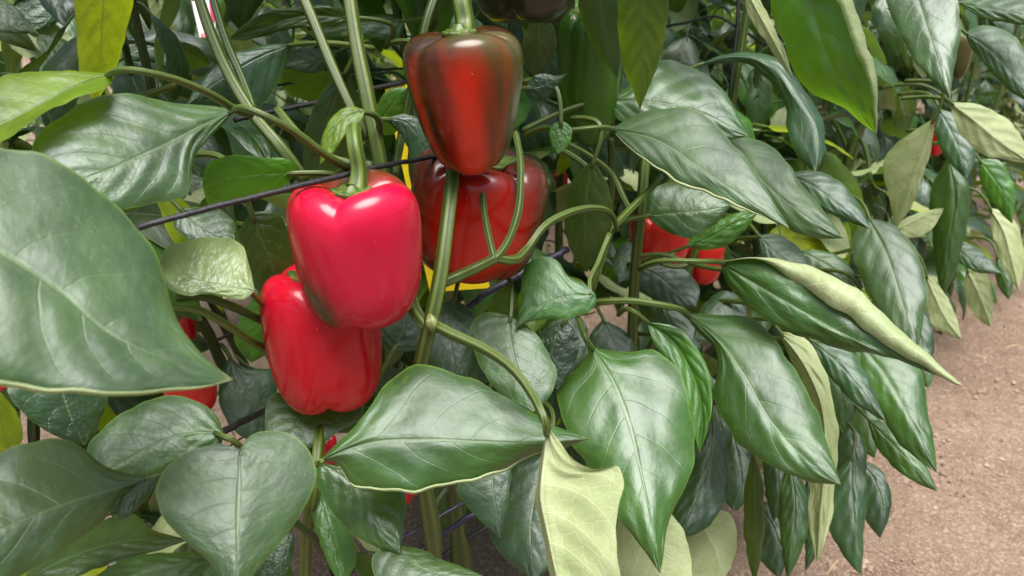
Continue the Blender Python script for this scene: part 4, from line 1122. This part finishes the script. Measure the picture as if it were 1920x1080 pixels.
# ------------------------------------------------------------------ yellow sticky card and white tag
def slab(corners, thick, name, mat, parent=None, origin=None):
    c = np.array(corners); n = np.cross(c[1] - c[0], c[3] - c[0]); n /= np.linalg.norm(n)
    v_ = np.concatenate((c, c + n * thick))
    f_ = [(0, 1, 2, 3), (7, 6, 5, 4), (0, 4, 5, 1), (1, 5, 6, 2), (2, 6, 7, 3), (3, 7, 4, 0)]
    return mesh_obj(name, v_, f_, mat, parent, origin, smooth=False)


e = empty('sticky_card', at(806, 545, .69))
tag(e, 'yellow sticky insect card hanging behind the striped pepper', 'sticky card')
slab([at(918, 540, .69), at(806, 548, .69), at(722, 168, .67), at(862, 132, .67)], 0.001, 'card', M_CARD, e)
cord_e = tube(spline(wpts((806, 140, .672), (804, 80, .68), (800, -30, .69)), 12), 0.0007, 6)
mesh_obj('hanging_wire', cord_e[0], cord_e[1], M_CORD, e, None, cord_e[2])

e = empty('tag', at(385, 70, .92))
tag(e, 'white tag with pink stripes hanging behind the left stems', 'tag')
pl_ = slab([at(404, 70, .92), at(374, 70, .92), at(352, -30, .92), at(404, -30, .92)], 0.001, 'tag_panel', M_WHITE, e)
for cs in ([(402, 40), (396, 40), (389, -28), (398, -28)], [(400, 70), (396, 70), (394, 55), (397, 52)], [(394, 70), (390, 70), (389, 58), (391, 56)], [(388, 70), (384, 70), (382, 62), (385, 60)], [(382, 70), (378, 70), (377, 64), (379, 62)]):
    slab([at(x, y, .9185) for x, y in cs], 0.0008, 'pink_stripe', M_PINK, e)

# a few dry stalks lying on the path
for i, (x, y, X, Y) in enumerate(((1548, 1080, 1572, 1050), (1330, 1075, 1345, 1062), (1885, 655, 1915, 652))):
    def gp(px, py, h):
        r_ = ray(px, py); return C0 + r_ * (CAM_H - h) / -r_[2]
    a_, b_ = gp(x, y, .012), gp(X, Y, .014)
    v_, f_, u_ = tube(spline(np.array((a_, (a_ + b_) / 2 + np.array((.006, .004, .006)), b_)), 10), 0.0014, 6)
    lab = ('curved dry straw on the soil under the long hanging leaves', 'short dry straw at the bottom edge left of the narrow olive leaf', 'pale straw on the soil near the right edge')[i]
    tag(mesh_obj('dry_straw', v_, f_, M_STRAW, None, a_, u_), lab, 'straw', 'straws lying on the path')

# ------------------------------------------------------------------ foliage of the plants farther in
def leaf_mesh(i, nv=17, nu=9, far=False):
    r_ = np.random.default_rng(100 + i)
    W = r_.uniform(0.23, 0.31); droop = r_.uniform(0.5, 1.5); fold_ = r_.uniform(0.05, 0.35)
    sway = r_.uniform(-0.25, 0.25); tw = r_.uniform(-0.5, 0.5)
    v = np.linspace(0, 1, nv); us = np.linspace(-1, 1, nu)
    wv = W * 1.95 * v ** 0.62 * (1 - v) ** 0.80 * (1 + 0.04 * np.sin(v * 23 + i))
    ang = droop * v ** 1.3
    y = np.concatenate(([0], np.cumsum(np.cos(ang[1:]) / (nv - 1)))); z = -np.concatenate(([0], np.cumsum(np.sin(ang[1:]) / (nv - 1))))
    x = sway * v ** 2
    V = []; UVs = []
    for k in range(nv):
        nrm = np.array((0, math.sin(ang[k]), math.cos(ang[k])))
        side = np.array((1.0, 0, 0)) * math.cos(tw * v[k]) + nrm * math.sin(tw * v[k])
        for u in us:
            a = abs(u)
            phs = 6.5 * (v[k] - 0.26 * a ** 1.25) + 0.22 * np.sign(u)
            q = (1 - (abs(phs - math.floor(phs) - .5) * 2) ** 2) * min(1, a * 4) * (1 - a ** 3)
            lift = wv[k] * (fold_ * a - 0.25 * a * a) + 0.012 * q + 0.012 * a * math.sin(v[k] * 17 + i * 2 + (u > 0) * 2)
            V.append(np.array((x[k], y[k], z[k])) + side * wv[k] * u + nrm * lift)
            UVs.append(((u + 1) / 2, v[k]))
    Fq = [(a * nu + b, a * nu + b + 1, (a + 1) * nu + b + 1, (a + 1) * nu + b) for a in range(nv - 1) for b in range(nu - 1)]
    V = np.array(V)
    if not far:
        L0 = 0.34
        pth = spline(np.array(((0, -L0, -0.10), (0, -L0 * .5, 0.02), (0, -0.04, 0.006), (0, 0.05, -0.01))), 7)
        tv, tf, tu = tube(pth, np.linspace(0.013, 0.010, 7), 5, 0, 5, caps=False)
        tu = np.stack((np.full(len(tv), 0.5), np.full(len(tv), 0.02)), -1)
        o0 = len(V)
        V = np.concatenate((V, tv)); UVs += [tuple(q) for q in tu]; Fq += [tuple(j + o0 for j in f) for f in tf]
    return V, Fq, np.array(UVs)


def leaf_data(i, mat, **k):
    V, Fq, U = leaf_mesh(i, **k)
    me = bpy.data.meshes.new('leaf')
    me.from_pydata(V.tolist(), [], Fq)
    l = me.uv_layers.new(name='UVMap')
    idx = np.empty(len(me.loops), dtype=np.int32); me.loops.foreach_get('vertex_index', idx)
    l.data.foreach_set('uv', U.astype(np.float32)[idx].ravel())
    me.polygons.foreach_set('use_smooth', np.ones(len(me.polygons), dtype=bool))
    me.materials.append(mat); me.update()
    return me


NEAR = [leaf_data(i, (M_LEAF, M_LEAF_G, M_LEAF, M_LEAF_P, M_LEAF_G)[i % 5]) for i in range(12)]
BACKLIT = [leaf_data(20 + i, M_LEAF_T) for i in range(4)]
PALETTE = ('mid', 'mid', 'dark', 'blue', 'blue', 'grey', 'dark', 'mid', 'olive', 'fresh')

# gaps where the photograph shows soil or a thing farther in: (x0, y0, x1, y1, how far the leaves must stay behind)
GAPS = [(390, 560, 500, 700, 9), (385, 770, 500, 840, 9), (755, 915, 870, 1075, 9), (880, 990, 960, 1080, 9), (1075, 590, 1190, 660, 9), (1310, 520, 1350, 585, 1.2),
        (200, 735, 330, 765, 9), (20, 755, 120, 830, 9), (545, 970, 590, 1080, 9), (520, 1010, 600, 1080, 9), (915, 535, 960, 560, 9), (1030, 440, 1066, 485, 9),
        (695, 90, 915, 550, .70), (1040, 40, 1165, 285, .72), (0, 0, 660, 330, .60), (1178, 398, 1356, 534, .92), (740, 228, 778, 298, 1.36), (1738, 228, 1778, 300, 1.36), (345, -10, 408, 76, .94),
        (330, 570, 372, 640, .64), (305, 650, 415, 785, .64), (470, 590, 500, 655, .68), (735, 850, 795, 965, .64), (585, 830, 625, 880, .68), (1038, 322, 1064, 385, .97), (765, 280, 1020, 530, .58),
        (1780, 70, 1822, 150, 1.0), (1360, -5, 1400, 195, 1.02), (1225, 30, 1460, 100, 1.03), (480, 140, 760, 220, .80)]
test_pts = np.array(((0, 0, 0), (0, .25, -.05), (.2, .45, -.1), (-.2, .45, -.1), (0, .5, -.15), (0, .85, -.4), (.12, .7, -.3), (-.12, .7, -.3)))


def blocked(Mt):
    P = (np.array(Mt) @ np.concatenate((test_pts.T, np.ones((1, len(test_pts)))), 0))[:3].T
    z = (P - C0) @ FW
    if (z < 0.30).any(): return True
    px, py, z = project(P)
    for (a, b, c, d_, zz) in GAPS:
        if ((px > a) & (px < c) & (py > b) & (py < d_) & (z < zz)).any(): return True
    return False


def place_leaves(root, p0, s0, n, pr, sr, zr, size, front=0.8, flip=0.15, young=0.09):
    done = tries = 0
    while done < n and tries < n * 6:
        tries += 1
        p = rng.uniform(*pr); s = s0 + rng.uniform(-sr, sr)
        z = zr[0] + (zr[1] - zr[0]) * rng.random() ** 0.85
        pos = rowpt(p, s, z)
        outward = -NROW if rng.random() < front else NROW
        az = math.atan2(outward[1], outward[0]) + rng.normal(0, 0.75)
        dr = R(rng.uniform(-5, 60))
        m_ = np.array((math.cos(az) * math.cos(dr), math.sin(az) * math.cos(dr), -math.sin(dr)))
        n_ = np.array((math.cos(az) * math.sin(dr), math.sin(az) * math.sin(dr), math.cos(dr)))
        x_ = np.cross(m_, n_)
        ro = rng.normal(0, 0.35); x2 = x_ * math.cos(ro) + n_ * math.sin(ro); n2 = np.cross(x2, m_)
        if rng.random() < flip: x2, n2 = -x2, -n2
        k = rng.uniform(*size)
        Mt = np.eye(4)
        Mt[:3, 0] = x2 * k; Mt[:3, 1] = m_ * k; Mt[:3, 2] = n2 * k; Mt[:3, 3] = pos
        if blocked(Mt): continue
        yg = rng.random() < young  # young: share of leaves meant as backlit, brightness put into their tint
        o = bpy.data.objects.new('leaf', (BACKLIT if yg else NEAR)[rng.integers(0, 4 if yg else 12)])
        col.objects.link(o)
        o.parent = root
        Mt[:3, 3] -= np.array(world_of(root))
        o.matrix_local = Matrix(Mt.tolist())
        c = TINT[('lime', 'fresh', 'yellow', 'fresh')[rng.integers(0, 4)] if yg else PALETTE[rng.integers(0, len(PALETTE))]]
        j = rng.uniform(0.8, 1.25)
        o.color = (c[0] * j, c[1] * j, c[2] * j, 1)
        done += 1


near_n = (160, 180, 220, 270, 298, 298, 298, 250)
for k, (p_, s_, _l) in enumerate(row1):
    face = 0.54 if k < 1 else 0.50 if k < 2 else 0.43 if k == 2 else 0.37
    zr = (0.14, 1.0) if k >= 2 else (0.30, 1.0)
    place_leaves(PLANTS[k][2], p_, s_, near_n[k], (face, p_ + 0.30), (0.20 if k < 4 else 0.36), zr, (0.07, 0.125), young=.24 if k < 1 else .12)
for k, (p_, s_, _l) in enumerate(row2):
    place_leaves(PLANTS[len(row1) + k][2], p_, s_, 230, (p_ - 0.30, p_ + 0.35), 0.33, (0.30, 1.08), (0.08, 0.15), front=.75, young=.2 if k < 3 else .1)

for k, (p_, s_, _l) in enumerate(back1):
    rt_ = PLANTS[len(row1) + len(row2) + k][2]
    place_leaves(rt_, p_, s_, 260, (0.52 if k == 0 else 0.48, p_ + 0.28), 0.24, (0.14, 0.95), (0.07, 0.12), front=.85)
    for j in range(2):
        a1, a2 = rng.uniform(-0.10, 0.10), rng.uniform(-0.22, 0.22)
        stem(np.array((rowpt(p_, s_, -0.01), rowpt(p_ + a1 * .1, s_ + a2 * .2, .2), rowpt(p_ + a1 * .9, s_ + a2 * .8, .5), rowpt(p_ + a1, s_ + a2, 1.2))),
             0.005, 0.0025, tone=(.5, .5, .42), root=rt_, sides=8)

# rows beyond those two read as one mass of foliage
V0, F0, U0 = leaf_mesh(3, nv=5, nu=3, far=True)
nL = 8500
vs_, uvs_ = [], []
for k in range(nL):
    s = rng.uniform(-0.5, 11); p = rng.choice((2.75, 3.95)) + rng.normal(0, .16)
    if k % 7 == 0: s, p = rng.uniform(3.2, 9), rng.uniform(1.3, 1.85)
    z = rng.uniform(.25, 1.3) if k % 7 else rng.uniform(.25, 1.3)
    if k >= 7000: s, p, z = rng.uniform(-3.0, 3.5), -1.35 + rng.normal(0, .16), rng.uniform(.1, 1.6)   # the row across the path, behind the camera
    az = rng.uniform(0, 6.28); dr = R(rng.uniform(-10, 65)); sc_ = rng.uniform(.11, .2)
    m_ = np.array((math.cos(az) * math.cos(dr), math.sin(az) * math.cos(dr), -math.sin(dr))); n_ = np.array((math.cos(az) * math.sin(dr), math.sin(az) * math.sin(dr), math.cos(dr)))
    B = np.stack((np.cross(m_, n_), m_, n_), 0) * sc_
    vs_.append(V0 @ B + rowpt(p, s, z)); uvs_.append(U0)
nv0 = len(V0)
ff = (np.array(F0)[None] + (np.arange(nL) * nv0)[:, None, None]).reshape(-1, 4).tolist()
o = mesh_obj('foliage', np.concatenate(vs_), ff, M_LEAF, None, (0, 0, 0), np.concatenate(uvs_))
o.color = (0.045, 0.11, 0.035, 1)
tag(o, 'mass of pepper foliage in the rows far behind', kind='stuff')
